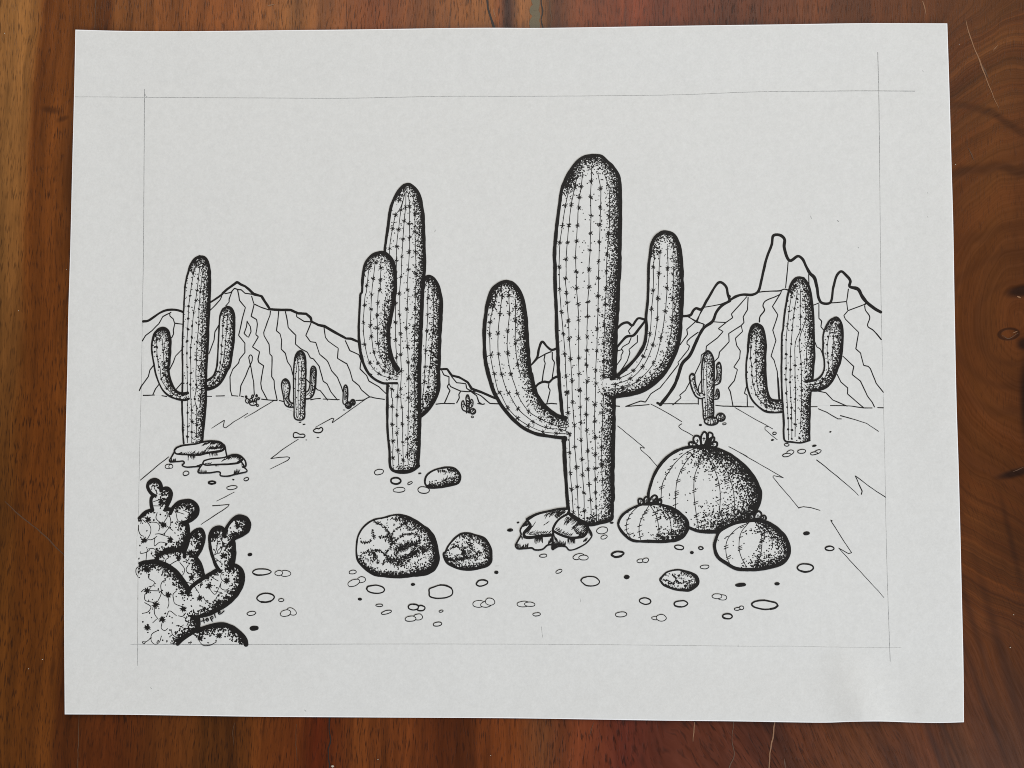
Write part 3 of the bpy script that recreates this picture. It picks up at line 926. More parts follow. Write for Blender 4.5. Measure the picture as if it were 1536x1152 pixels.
q.line('A 225 747 190 785 172 850 168 940 180 1020 195 1100 B 205 130 235 215 275 280 330 325 400 352 470 360 500 348', [3, 2.3, 2.2, 2.2, 2.4, 2.6, 3.2])
q.lines('A 212 830 213 900 217 990 235 1085 B 240 65 255 175 300 250 350 300 430 335|A 262 830 270 930 280 1045 B 292 145 320 225 370 280 470 320', .85)
q.dots('A 213 838 213 902 217 988 235 1083 270 932 280 1045 195 905 195 945 B 255 175 300 258 292 145', 1.7)
s1 = 'B 440 303 390 280 350 220 325 140 318 60 A 325 1060 328 1010 333 900 331 820 312 760 275 735'
q.stip(arm, [(s1, 5.5, 1.5, 1.0), ('A 190 787 225 748 275 735 312 760', 9, 2, .9), (s1, 14, 2, .14)], 1.05, .02)
q.build()
arm = 'B 658 190 700 165 735 120 752 60 A 755 1060 762 960 768 850 775 700 785 610 810 560 850 540 885 555 908 620 913 720 908 850 890 980 870 1080 B 850 90 810 170 760 230 700 260 658 268'
q = part('arm', 5, None, p)
q.fill(arm)
q.line('B 658 190 700 165 735 120 752 60 A 755 1060 762 960 768 850 775 700 785 610 810 562 850 543', [3.2, 2.6, 2.0, 2.0, 2.2, 3])
q.line('A 810 562 850 543 882 558 904 620 908 720 903 850 885 980 865 1080 B 846 90 806 170 758 228 700 258 658 266', [3, 4, 3.6, 3.4, 3.4, 3.4, 3.6, 3.4])
q.lines('A 820 600 808 710 805 800 795 890 792 970 785 1050 765 1130 B 760 110 720 175 680 215|A 850 600 840 745 832 845 822 950 810 1040 790 1120 B 780 125 740 190 690 235', .85)
q.dots('A 808 712 805 803 795 890 792 968 783 1045 840 742 833 848 B 760 105 762 160 725 205', 1.7)
s1 = 'A 850 543 882 558 904 620 908 720 903 850 885 980 865 1080 B 846 90 806 170 758 228 700 258 660 266'
q.stip(arm, [(s1, 6, 1.6, 1.0), (s1, 13, 2, .15), ('A 790 605 810 562 850 543', 8, 2, .8)], 1.05, .02)
q.build()

# flat rocks below it
p = part('flat_rock', 8, 'layered flat rock at the foot of the left saguaro')
p.fill('B 390 788 440 768 560 753 640 733 720 728 790 743 828 785 842 860 780 890 640 905 600 958 560 962 470 962 440 945 458 920 400 914 326 914 350 865 375 815', smooth=False)
p.line('B 390 790 440 770 560 755 640 735 720 730 790 745 823 785 800 815 700 830 580 855 470 850 382 840 372 815 390 790', [2.4, 2.2, 2.4, 3.4, 3, 2.6, 2.4, 2.4])
p.lines('B 375 820 350 865 328 912 400 912 455 912 460 930 440 945 470 962 560 960 610 955', 2.0)
p.line('B 828 780 835 825 842 862', 2)
p.hatch('B 640 748 720 738 790 752 812 785', 42, (-4, 4), .7)
p.hatch('B 660 800 740 800 800 790', 34, (5, -4.5), .7)
p.hatch('B 480 845 580 850 660 830', 26, (3.2, -4.5), .7)
p.hatch('B 400 838 470 845', 9, (2.5, -1.5), .6)
p.hatch('B 495 858 560 858', 9, (.4, 6), .8)
p.hatch('B 680 835 760 828', 14, (1.0, 5), .8)
p.hatch('B 335 912 390 910', 8, (.3, -4), .8)
p.hatch('B 570 955 625 935', 12, (3, -1.5), .8)
p.build()
p = part('flat_rock', 9, 'smaller flat rock lying before the layered rock')
p.fill('B 640 905 700 890 820 875 900 850 960 858 1010 918 1010 955 998 968 1026 998 930 1025 850 1045 785 1037 785 1012 770 1005 680 1015 583 1010 600 970 622 938', smooth=False)
p.line('B 640 905 700 890 820 877 900 853 958 862 986 887 958 920 880 935 760 940 645 943 628 928 640 905', [2, 2.2, 2.4, 3, 2.8, 2.4, 2.2, 2])
p.lines('B 622 940 600 970 585 1010 680 1015 770 1005 787 1015 782 1037 850 1045 930 1025 1025 1000 1012 978 985 960', 2.0)
p.line('B 962 862 995 890 1012 920 1012 955 985 962', 2.2)
p.hatch('B 860 875 930 860 972 885 950 915', 44, (-3.5, 3.2), .7)
p.hatch('B 790 915 850 890', 8, (3.4, -3.4), .6)
p.hatch('B 640 935 700 932', 8, (3, -1.6), .6)
p.hatch('B 970 905 1000 950', 16, (1.0, 4.5), .8)
p.hatch('B 735 945 775 942', 5, (.3, 3.2), .7)
p.hatch('B 595 1010 660 1012', 9, (.4, -4), .8)
p.hatch('B 905 1028 955 1015', 11, (1.2, -5.5), .9)
p.build()

# ---- saguaro in the middle left
tr = 'G 520 735 505 560 490 400 487 200 487 60 F 490 880 500 700 480 600 480 100 E 470 1000 465 705 475 600 495 470 510 350 535 260 585 165 640 105 680 95 730 125 775 190 800 290 815 420 820 600 825 780 818 950 F 808 60 800 250 790 450 785 600 780 800 780 1000 G 782 150 782 400 772 600 768 712 660 768 560 764'
p = part('saguaro_cactus', 6, 'tall saguaro with two close upright arms in the middle left')
p.fill(tr)
p.line('G 768 712 730 740 660 766 560 762 520 735 505 560 490 400 487 200 487 60 F 490 872', [4.6, 4.4, 3.2, 3.2, 3.2, 3.4, 3.4])
p.line('F 560 440 560 200 E 555 1150 480 760 465 705 475 600 495 470 510 350 535 260 585 165 640 108 680 100', [.5, .5, .5, 3, 3, 3.4, 4, 4.2, 3.8, 3.8])
rt = 'E 640 108 680 100 727 128 771 192 796 292 811 420 816 600 821 780 814 950 F 804 60 796 250 786 450 781 600 776 800 776 1000 G 776 150 776 400 768 600 762 705'
p.line(rt, [4, 4.2, 4, 4.2, 4.6, 4.6, 4.6, 5, 5, 4.6, 4.4, 4.2])
p.lines('E 645 185 600 320 562 375 535 495 510 640 505 735|E 645 170 610 330 588 500 570 660 568 800 565 1000 F 560 150 560 320 562 480 570 640 578 735|F 530 880 525 1000 G 530 100 530 300 537 480 535 640 540 740|'
        'E 655 170 650 310 638 430 628 590 617 750 610 930 595 1080 F 597 70 598 250 607 430 607 610 612 760 607 920 615 1080 G 618 185 625 340 625 500 630 660 628 745|F 585 880 578 990 572 1150 G 572 260 575 420 582 570 592 740|'
        'E 675 180 687 300 685 450 688 575 685 710 675 870 668 1050 F 670 30 665 200 660 380 668 540 675 680 680 830 677 1000 G 677 100 675 270 672 460 670 620 675 700|'
        'E 715 180 732 300 735 520 740 700 745 920 740 1080 F 740 70 738 200 735 350 730 500 728 660 730 830 735 1000 G 738 100 730 280 720 430', .85)
p.stars('E 600 240 562 373 535 498 507 678 610 332 588 505 570 660 568 787 650 310 638 430 628 592 617 750 610 932 595 1085 685 300 680 455 688 578 683 708 675 868 668 1050 735 365 732 525 740 705 745 905 742 1090 '
        'F 560 150 558 322 562 478 568 640 527 922 527 1080 597 250 607 425 607 610 610 757 607 922 617 1085 580 990 662 200 658 372 668 540 672 680 678 828 677 1000 738 195 735 350 735 490 728 655 735 835 '
        'G 530 340 537 488 537 640 622 340 625 500 628 660 572 258 575 418 582 570 673 275 668 465 665 610 728 265')
p.stip(tr, [(rt, 7.5, 1.6, .95), (rt, 17, 2, .11), ('E 560 210 600 150 640 108 680 100', 6.5, 2, .85), ('G 600 760 700 745 762 705', 6, 1.6, .8), ('G 770 640 740 500', 10, 2, .6)], 1.05, .008)
p.build()
arm = 'F 600 752 580 742 545 690 515 600 500 470 500 380 515 290 535 190 550 80 E 555 1080 562 950 555 860 530 780 485 730 430 710 370 726 310 780 280 840 265 950 255 1080 F 250 60 235 250 230 400 240 550 265 670 310 770 370 830 440 865 575 872 600 868'
q = part('arm', 7, None, p)
q.fill(arm)
q.line('F 578 742 545 690 515 600 500 470 500 380 515 290 535 190 550 80 E 555 1080 560 950 553 860 527 782 485 733 430 714 370 730', [6.5, 6, 4.5, 4.6, 5, 5.2, 4.6, 4.6, 4.6, 5, 4.6])
q.line('E 430 714 370 728 310 780 280 840 265 950 255 1080 F 250 60 235 250 230 400 240 550 265 670 310 770 370 830 440 865 575 870', [4, 3.6, 3.6, 3.2, 3, 3, 3.6, 4, 3.4, 3, 3.0])
q.lines('E 345 800 325 850 305 1000 295 1080 F 290 70 280 170 270 330 285 520 330 690 410 785 500 820 562 835|E 380 790 360 950 345 1090 F 345 70 340 200 335 350 345 450 365 590 405 690 455 755 562 800|'
        'E 432 780 428 860 425 960 418 1060 F 410 30 400 140 395 260 398 380 403 510 425 620 470 715 550 785|F 470 100 460 230 455 400 460 550 490 680', .85)
q.stars('E 330 843 302 1012 383 805 360 950 345 1092 428 853 425 960 418 1050 F 285 168 272 325 285 522 330 685 412 783 505 820 340 203 337 348 343 450 367 590 403 688 455 757 403 145 395 258 398 375 403 510 427 628 470 715')
s1 = 'F 578 742 545 690 515 600 500 470 500 380 515 290 535 190 550 80 E 555 1080 560 950 553 860 527 782 485 733 430 714'
q.stip(arm, [(s1, 8, 1.6, .95), (s1, 17, 2, .13), ('E 285 840 310 785 370 730 430 714 485 733', 7, 2, .8)], 1.05, .008)
q.build()
arm = 'E 825 932 862 920 905 940 945 1000 970 1090 F 978 150 972 300 965 450 960 600 955 780 950 930 920 1010 860 1110 795 1150 G 780 268 F 780 900 790 400 800 100 E 805 1000'
q = part('arm', 5, None, p)
q.fill(arm)
s1 = 'E 825 935 862 925 902 945 940 1002 963 1090 F 972 150 966 300 959 450 954 600 949 780 944 930 915 1008 856 1106 G 790 266'
q.line(s1, [3.2, 3.8, 4.6, 5, 4.6, 4.4, 4.6, 4.8, 4.4, 4])
q.lines('E 855 960 855 1080 F 855 0 850 100 850 250 842 390 832 570 825 720 820 860 800 1010|E 905 980 910 1100 F 905 100 905 250 895 420 880 590 870 720 850 910', .85)
q.stars('E 850 970 855 1125 F 850 250 842 395 832 572 825 722 820 857')
q.dots('F 895 420 880 585 873 725 853 905 E 905 1045', 2.2)
q.stip(arm, [(s1, 9, 1.8, .95), (s1, 16, 2, .2), ('F 855 1000 800 1120', 9, 2, .6)], 1.05, .01)
q.build()

# ---- the largest saguaro
tr = 'M 675 545 668 440 655 250 645 100 640 0 L 755 600 745 400 730 250 715 100 710 0 K 228 950 220 750 212 600 208 430 200 250 195 100 195 0 J 190 950 200 800 215 650 235 500 258 350 310 230 390 110 460 60 530 48 610 53 670 100 735 170 774 240 784 350 787 500 785 700 782 1000 777 1150 K 772 120 767 300 757 470 747 600 744 750 737 900 737 980 L 1110 60 1110 190 1205 230 1205 400 1200 600 1195 800 1195 1000 1195 1150 M 1072 430 1068 500 1070 575 1050 597 960 627 870 640 800 610 740 580'
p = part('saguaro_cactus', 7, 'largest saguaro with two curved arms in the centre')
p.fill(tr)
p.line('M 680 545 668 440 655 250 645 100 640 0 L 757 600', [4, 4.6, 4.4, 4.6, 5, 5.2, 5])
p.line('L 760 410 745 380 730 250 715 100 710 0 K 228 950 220 750 212 600 208 430 200 250 195 100 195 0 J 190 950 200 800 215 650 235 500 258 350 310 230 390 112 460 62 530 50', [3.5, 5, 4.6, 4.8, 4.6, 4.6, 4.4, 4.6, 4.6, 4.6, 4.6, 4.4, 4.4, 4.2, 4.0])
rt = 'J 460 64 530 52 608 57 667 104 730 174 769 244 779 350 782 500 780 700 777 1000 772 1150 K 767 120 762 300 752 470 742 600 739 750 732 900 732 985'
p.line(rt, [4.0, 4.2, 4.6, 5, 5.2, 5.0, 5.0, 5, 5, 5.2, 5.6, 6])
p.line('K 670 1000 700 1008 735 995', [3, 4.4, 4])
rl = 'L 1205 215 1205 400 1200 600 1195 800 1195 1000 1195 1150 M 1072 430 1068 500 1070 570'
p.line(rl, [5.4, 5, 5, 5, 5.2, 5, 4.6, 4.6])
p.line('M 1070 560 1066 588 960 625 870 640 800 612 740 580 690 545', [4.4, 4.6, 4, 4.4, 4.2, 4.6, 4.6])
p.lines('J 365 230 330 330 290 500 262 680 240 830 232 1050 K 232 0 237 200 252 410 270 605 285 785 293 985 305 1130 L 785 175 790 355 800 540 808 715 812 890 M 705 325 720 540|'
        'J 400 230 375 330 342 490 320 680 305 835 295 985 293 1150 K 290 105 298 240 303 325 315 485 322 650 335 830 348 1025 L 828 65 832 255 848 465 853 660 868 845 M 755 305 763 485 770 590|'
        'J 445 200 430 330 415 430 405 520 397 680 388 820 380 970 385 1100 K 385 50 388 195 400 335 408 480 408 650 407 820 410 965 415 1110 L 898 150 902 305 908 445 910 605 917 770 M 803 195 815 355 818 515 820 615|'
        'J 525 150 520 280 515 420 518 590 515 745 510 905 500 1075 K 500 180 490 315 485 450 483 635 480 755 478 885 483 1035 L 960 70 960 230 957 370 960 510 968 700 M 855 145 862 280 875 425 880 560|'
        'J 580 210 605 350 605 515 600 675 595 830 590 1005 587 1140 K 587 105 585 265 582 395 575 560 570 760 562 930 562 1060 L 1035 280 1030 435 1035 575 1040 730 1040 855 M 915 140 918 240 920 350 925 480 928 600|'
        'J 640 220 680 350 685 590 680 750 665 930 657 1095 K 655 200 648 340 640 530 635 690 635 840 633 990 632 1140 L 1105 355 1100 500 1095 665 1095 820 M 985 320', .9)
p.stars('J 330 330 290 503 263 680 238 835 233 1053 375 330 342 493 320 680 307 835 295 985 432 330 415 430 412 522 397 680 390 820 380 970 387 1098 520 280 515 425 520 592 515 750 510 903 500 1077 605 350 600 515 597 675 592 830 587 1005 682 597 675 760 662 935 655 1095 '
        'K 237 203 252 408 270 605 282 785 293 985 303 1130 290 107 298 240 303 325 315 487 322 650 335 830 348 1027 388 195 402 333 408 483 408 645 408 822 410 965 417 1112 503 180 490 318 488 450 485 633 482 755 480 885 485 1032 585 105 583 265 583 395 575 562 572 762 563 930 563 1052 653 200 648 340 637 530 633 690 635 845 628 985 '
        'L 785 175 793 357 800 543 808 715 812 893 822 1042 832 257 850 467 853 662 868 845 875 1022 898 150 902 305 908 445 910 603 917 772 922 915 935 1075 962 230 957 370 960 512 970 700 972 865 982 1000 995 1138 1035 280 1033 433 1035 575 1040 730 1037 857 1040 955 1040 1073 1108 185 1103 355 1103 505 1095 665 1095 822 '
        'M 720 533 763 487 818 517 925 480 977 100', 3.9, 1.0)
p.stip(tr, [(rt, 11.5, 1.9, .95), (rl, 10.5, 1.9, .95), (rt, 26, 2, .10), (rl, 24, 2, .10), ('J 290 300 330 215 390 120 460 64 530 52 608 57 667 104', 11, 2, .92), ('J 258 350 310 230 390 112 530 52 667 104', 20, 2.2, .12), ('M 1070 560 1058 592 960 622 880 632', 9, 1.6, .85)], 1.0, .006, (.5, .9))
p.build()
arm = 'L 800 440 770 400 690 380 620 330 560 270 510 190 480 100 460 0 I 580 960 560 800 545 600 535 450 515 320 480 220 420 150 360 130 300 148 230 203 195 290 170 420 155 550 155 700 165 850 195 980 240 1120 L 160 240 220 330 300 420 400 500 500 545 600 565 740 582 790 575 805 520'
q = part('arm', 8, None, p)
q.fill(arm)
s1 = 'L 770 402 690 380 622 330 562 270 512 190 480 100 460 0 I 576 960 556 800 541 600 531 450 511 322 476 224 418 154 360 134'
q.line(s1, [5.4, 5, 5, 5, 5, 5.2, 5, 5.2, 5, 4.8, 4.6, 4.4])
q.line('I 418 153 360 133 300 150 234 206 199 292 174 420 160 550 160 700 170 850 199 980 243 1120 L 164 240 224 330 303 418 402 497 500 542 600 562 740 580', [4, 4.4, 5, 5, 4.8, 4.8, 5, 5, 4.8, 4.6, 4.6, 4.4, 4.2, 4.2])
q.line('L 730 580 770 578 768 602 745 610', [3, 4.6, 4])
q.lines('I 275 250 240 360 212 500 208 610 215 800 245 965 290 1130 L 175 170 250 310 340 405 435 470 565 525 685 540 800 545|I 320 250 300 420 283 600 285 790 315 970 375 1140 L 258 180 340 315 480 435 595 490 720 505 800 530|'
        'I 378 230 385 420 370 580 368 780 400 970 455 1130 L 335 180 435 340 545 410 640 455 760 490 800 480|I 440 300 440 500 438 700 460 880 490 1000', .9)
q.stars('I 243 360 213 500 208 610 220 797 250 963 320 265 300 422 283 603 288 788 315 968 380 260 385 425 370 580 370 780 398 970 437 487 440 690 458 878 L 175 172 250 312 338 403 435 470 567 527 685 540 800 545 258 178 342 318 478 435 595 485 725 508 338 185 437 340 545 412 640 452', 3.9, 1.0)
q.stip(arm, [(s1, 9, 1.9, .95), (s1, 19, 2, .10), ('I 200 300 234 210 300 152 360 134 418 154', 9, 2, .85), ('I 195 330 234 210 300 152 418 154', 15, 2.2, .15)], 1.0, .006, (.5, .9))
q.build()
arm = 'K 640 1010 690 1003 735 993 760 977 850 900 940 800 1000 690 1020 560 1015 450 1030 300 1035 150 1038 0 J 1050 950 1070 830 1110 770 1160 738 1210 738 1262 760 1304 830 1330 930 1343 1050 1345 1150 K 1348 180 1340 400 P 805 30 770 180 704 340 614 480 484 614 332 705 150 750 20 770 L 1205 222 1110 190 1100 150 1110 60'
q = part('arm', 9, None, p)
q.fill(arm)
q.line('K 700 1008 735 993 760 977 850 900 940 800 1000 690 1018 560 1015 450 1030 300 1035 150 1038 0 J 1050 950 1070 830 1110 772 1160 741', [4.6, 5, 4, 4.4, 4.2, 3.6, 3.4, 3.4, 3.4, 3.6, 3.6, 4, 4.2])
s1 = 'J 1110 772 1160 742 1210 742 1258 764 1299 832 1324 932 1336 1050 1338 1150 K 1341 180 1332 400 P 796 30 761 180 695 340 605 478 477 606 328 695 150 738 20 757'
q.line(s1, [4, 4.6, 5, 4.6, 4.8, 5, 5.2, 5, 5.2, 5.6, 6, 5.6, 5])
q.line('P 90 750 20 757 L 1205 218 1120 190', [4, 4, 2.4])
q.lines('J 1090 950 1080 1055 K 1080 20 1078 215 1065 380 1048 605 990 800 900 935 770 1005 700 1022|J 1140 920 1130 1110 K 1130 60 1120 290 1115 470 1075 705 985 900 870 1010 740 1055 700 1062|'
        'J 1205 880 1210 1065 K 1207 10 1203 200 1188 400 1148 640 1080 870 940 1025 820 1090 700 1100|K 1262 0 1255 280 1250 480 1220 690 1150 880 1000 1040', .9)
q.stars('J 1080 1055 1135 920 1130 1110 1208 1065 K 1078 215 1063 380 1048 605 990 808 898 935 770 1000 1120 285 1115 470 1075 705 985 900 872 1008 740 1060 1203 195 1187 400 1148 640 1080 862 940 1025 800 1085 1253 285 1250 480 1220 690 1150 885', 3.9, 1.0)
q.stip(arm, [(s1, 9, 1.9, .95), (s1, 18, 2, .12), ('J 1060 900 1075 830 1110 772 1160 742', 9, 2, .75), ('P 60 750 L 1205 215 1120 190', 8, 2, .8)], 1.0, .006, (.5, .9))
q.build()

# rocks at its foot
p = part('split_rock', 10, 'split flat-topped rock at the foot of the largest saguaro')
p.fill('e 805 182 700 188 560 218 430 253 325 310 262 398 240 450 252 490 215 570 182 630 208 667 300 662 385 657 415 677 510 672 570 622 625 612 635 668 680 642 720 630 790 642 830 682 930 657 1040 592 1102 510 1097 470 1052 400 1045 385 960 328 860 270 825 240', smooth=False)
p.line('e 805 184 700 190 560 220 430 255 328 312', [3.6, 3.4, 3, 3.4, 3.8])
p.line('e 325 318 362 388 330 430 285 485 300 520 350 530 480 512 640 500', [3, 5, 3.8, 4.2, 4, 4, 3.4], smooth=True)
p.line('e 825 240 720 300 660 370 635 430 640 485', [3.4, 2.8, 3, 3])
p.line('e 820 230 860 270 960 330 1045 390 1045 450 1000 512 900 532 780 517 690 480 640 450', [4, 4.6, 4.6, 4, 3.8, 3.4, 3, 3])
p.lines('e 328 318 262 400 242 450 253 490 215 570 187 630 210 663 300 660 385 655 415 675 510 670 570 620 628 608', 2.2)
p.line('e 1050 398 1095 470 1100 510 1040 590 930 655 830 680 790 640 720 628 680 640 638 665', [2.2, 2, 2, 1.8, 1.8, 2.2, 3, 3])
p.line('e 628 488 632 560 634 662', [2.6, 3, 4.6])
p.hatch('e 560 240 700 205 790 200', 24, (-5.5, 6), .7)
p.hatch('e 690 230 790 215', 16, (-5, 7), .7)
p.hatch('e 690 300 740 230', 16, (-5, -3.5), .6)
p.hatch('e 370 410 430 340', 5, (-5, 7.5), .6, jit=.08)
p.hatch('e 320 480 460 480 600 470', 24, (3.6, -3.2), .6)
p.hatch('e 330 495 610 480', 14, (4, 1.0), .6)
p.hatch('e 520 385 575 350', 2, (4, -2.4), .9)
p.hatch('e 800 280 880 300 960 345', 20, (-5, 7), .75)
p.hatch('e 900 390 960 350 1030 400 1020 450 950 510', 40, (-6, 4.5), .65)
p.hatch('e 880 420 930 490 1000 490', 26, (5, -5), .65)
p.hatch('e 660 430 740 480 860 510', 24, (3.4, -3.4), .65)
p.hatch('e 780 340 840 330', 7, (-4, 6), .6)
p.hatch('e 420 530 510 525', 22, (.8, 8), .8)
p.hatch('e 815 535 900 540', 20, (-.2, 8), .8)
p.hatch('e 190 640 250 655 340 650', 22, (1.2, -5.4), .8)
p.hatch('e 575 610 618 575', 14, (2, -6), .8)
p.hatch('e 640 640 700 625 780 640', 26, (1.2, -7), .9)
p.hatch('e 645 500 690 560', 14, (.6, 6), .8)
p.hatch('e 1060 420 1095 480', 16, (.8, 6), .8)
p.hatch('e 1000 580 1040 560', 9, (2, -4.5), .8)
p.hatch('e 270 400 330 380', 14, (1.5, -5), .8)
p.hatch('e 255 520 290 510', 8, (1, 4), .7)
p.build()

# ---- right saguaro before the rock towers
tr = 'O 560 965 550 800 540 650 530 450 530 250 535 0 N 741 745 745 700 760 580 785 460 815 390 850 365 892 370 922 410 944 480 958 580 966 700 968 830 971 950 O 824 260 815 380 792 560 787 700 783 850 783 962 700 987 620 980'
p = part('saguaro_cactus', 6, 'right saguaro with two raised arms below the rock towers')
p.fill(tr)
p.line('O 783 962 700 985 620 978 560 965 550 800 540 650 530 450 530 250 535 0 N 741 745 745 700 760 580 785 460 815 390 850 368 890 372', [2.4, 2.2, 2.6, 2.4, 2.4, 2.4, 2.4, 2.4, 2.6, 3.2, 3.6])
rt = 'N 815 392 850 370 888 374 918 412 940 482 953 580 961 700 963 830 966 950 O 819 260 810 380 788 560 783 700 780 850 780 962'
p.line(rt, [3, 3.6, 3.2, 3, 3, 3, 2.8, 2.6, 2.6, 2.6])
p.lines('N 805 470 785 610 775 700 766 780 O 570 55 570 190 570 320 568 415 575 545 582 665 587 765 590 865 592 960|N 845 460 825 590 815 660 806 770 O 615 95 608 208 608 330 605 440 612 578 618 670 620 770 622 940|'
        'N 865 460 865 650 866 740 O 655 80 650 290 650 400 655 490 655 590 655 700 650 930|N 895 500 905 660 O 690 60 705 270 708 510 705 700 700 850|N 925 600 930 800 O 760 100 755 300', .85)
p.dots('N 803 510 785 610 775 700 763 815 765 920 763 1020 762 1100 840 520 825 590 818 655 807 745 800 843 795 935 795 1030 865 570 868 650 865 740 862 815 865 900 870 990 830 1000 905 590 905 665 '
       'O 570 190 568 318 568 413 573 543 580 665 587 765 588 865 615 95 608 210 608 328 605 440 612 578 618 670 615 765 622 870 622 950 650 290 650 397 653 490 653 590 653 700 650 820 692 60 703 275 708 512 712 620 705 700 690 945', 1.7)
p.stip(tr, [(rt, 8.5, 1.8, .92), (rt, 20, 2, .16), ('N 790 440 815 392 850 370 888 374', 9, 2, .95)], 1.0, .012)
p.build()
arm = 'O 560 600 480 603 430 588 400 520 385 400 380 250 388 100 N 612 790 592 720 555 698 520 713 500 760 490 860 O 228 150 208 280 208 400 222 500 258 592 308 652 380 703 450 716 560 712'
q = part('arm', 5, None, p)
q.fill(arm)
s1 = 'O 545 603 480 605 432 590 402 520 387 400 382 250 388 100 N 609 790 589 723 555 702'
q.line(s1, [3, 3, 3, 3, 3.2, 3, 3, 3.2, 3.6])
q.line('N 589 723 555 701 522 716 502 762 492 860 O 228 150 212 280 212 400 225 500 260 590 310 650 380 700 450 712 548 708', [3, 3.6, 3, 2.4, 2.4, 2.4, 2.4, 2.6, 2.8, 2.6])
q.lines('N 515 770 O 252 130 250 220 262 300 262 380 275 460 300 550 340 610 390 650 540 685|N 552 760 O 300 80 298 170 300 240 303 340 305 430 325 520 390 590 450 640', .85)
q.dots('N 512 800 508 870 508 945 550 830 548 905 548 970 O 252 130 252 222 262 300 262 378 275 460 300 550 392 665 298 170 302 243 303 340 303 430 470 675', 1.7)
q.stip(arm, [(s1, 9.5, 2.2, .95), ('N 500 770 520 718 555 702 592 723', 8, 2, .9), (s1, 17, 2, .15)], 1.0, .02)
q.build()
arm = 'O 745 430 830 420 880 390 910 330 915 250 902 170 N 1030 850 1030 800 1045 730 1085 668 1125 650 1158 680 1173 760 1171 860 1154 980 O 1042 300 1002 402 942 484 860 514 750 518 735 480'
q = part('arm', 7, None, p)
q.fill(arm)
q.line('O 745 433 830 422 880 390 910 330 915 250 902 170 N 1030 850 1030 800 1045 730 1085 671 1125 654', [3.6, 3, 2.4, 2.2, 2.2, 2.2, 2.4, 3])
s1 = 'N 1085 672 1125 654 1154 682 1168 760 1166 860 1148 980 O 1036 300 997 399 938 478 858 508 795 514'
q.line(s1, [3, 3.4, 3.4, 3.4, 3.6, 3.6, 3.6, 3.4])
q.lines('N 1085 720 1060 850 O 940 180 950 270 945 350 880 440 770 465|N 1120 700 1105 790 1100 870 O 985 190 985 330 920 420 780 485', .85)
q.dots('N 1070 720 1063 790 1058 850 1062 910 1068 980 1105 790 1103 870 O 950 268 945 350 992 130 985 195 905 410', 1.6)
q.stip(arm, [(s1, 8, 2, .95), ('N 1060 710 1085 672 1125 654', 8, 2, .8), (s1, 14, 2, .15)], 1.0, .02)
q.build()

# ---- barrel cacti
TICK = np.array([6.2, -2.6])


def barrel(label, layer, outline, wl, ribs, ticks, shade, L, flower, base=.005, fl=None):
    p = part('barrel_cactus', layer, label)
    p.fill(outline)
    p.line(outline, wl, closed=True)
    p.lines(ribs, .9)
    for u_, v_, k_ in ticks:
        for j in range(k_):
            a = np.array([u_ - 3.0 + random.uniform(-.4, .4), v_ + 1.6 + (j - (k_ - 1) / 2) * 2.6])
            p.line(np.array([a, a + TICK * random.uniform(.85, 1.3)]), [1.1, 1.0, .6])
    p.stip(outline, shade, .85, base, L)
    p.build()
    f = part('flower', layer, None, p)
    for s in flower.split('|'):
        f.fill(s)
        f.line(s, 2.7, closed=True)
        c = T(s).mean(0)
        f.blob(c + rng.normal(0, 1.1, (9, 2)), .75)
        f.line(np.array([c + (0, 2.6), c - (0, 2.2)]), 1.0)
    f.build()


def tk(s, k_):
    return [(u_, v_, k_) for u_, v_ in T(s)]


big = 'Q 345 640 360 540 400 430 470 320 560 240 660 195 760 180 850 180 950 195 1060 240 1160 310 1250 400 1310 490 1345 590 1335 690 1280 790 1210 850 1080 900 1000 935 900 945 780 935 690 900 500 860 380 760'
rt = 'Q 930 192 950 197 1060 242 1155 313 1244 402 1303 491 1337 590 1327 690 1272 787 1205 845 1080 895 1000 930'
barrel('large round barrel cactus with a flower crown', 8, big, [3.6, 3.8, 4.2, 4, 3.8, 3.6, 4.6, 5.6, 6, 6, 5.6, 5, 4.2, 4, 3.6, 3.6],
       'Q 780 190 690 230 600 310 520 420 470 520 460 620 455 690|Q 840 195 740 250 650 370 605 480 590 600 590 740|Q 840 200 800 330 760 450 755 600 770 750 797 920|Q 840 200 900 310 960 440 990 590 985 750 955 915|Q 870 195 960 270 1050 400 1100 540 1120 680 1115 800',
       tk('Q 640 240 590 290 560 350 545 375 515 420 455 640 750 250 700 285 590 640 585 700 795 900 865 245 930 365 985 655', 1) + tk('Q 465 545 655 385 615 485 800 330 765 460 760 575 770 685 775 800 930 385 970 520', 2) + tk('Q 600 595 985 785 1050 490', 3),
       [(rt, 19, 1.5, .88), (rt, 30, 2.2, .12), ('Q 900 945 1000 935 1080 895', 6, 2, .3)], (.62, 1.0),
       'Q 760 185 715 170 712 145 745 140 790 175|Q 800 180 750 120 762 85 800 88 820 170|Q 850 180 880 90 890 52 922 65 918 100 862 175|Q 830 180 820 90 848 47 868 62 858 175|Q 868 175 905 105 935 95 937 120 885 180|Q 880 186 930 138 962 145 958 175 905 190|Q 790 180 830 165 880 178 840 192')
sm = 'Q 75 870 100 810 170 750 270 705 360 690 470 705 560 735 640 790 690 850 695 910 670 970 600 1015 500 1030 360 1030 200 1022 130 970 85 910'
rt = 'Q 530 726 560 738 636 793 684 850 689 910 664 966 600 1010 500 1025'
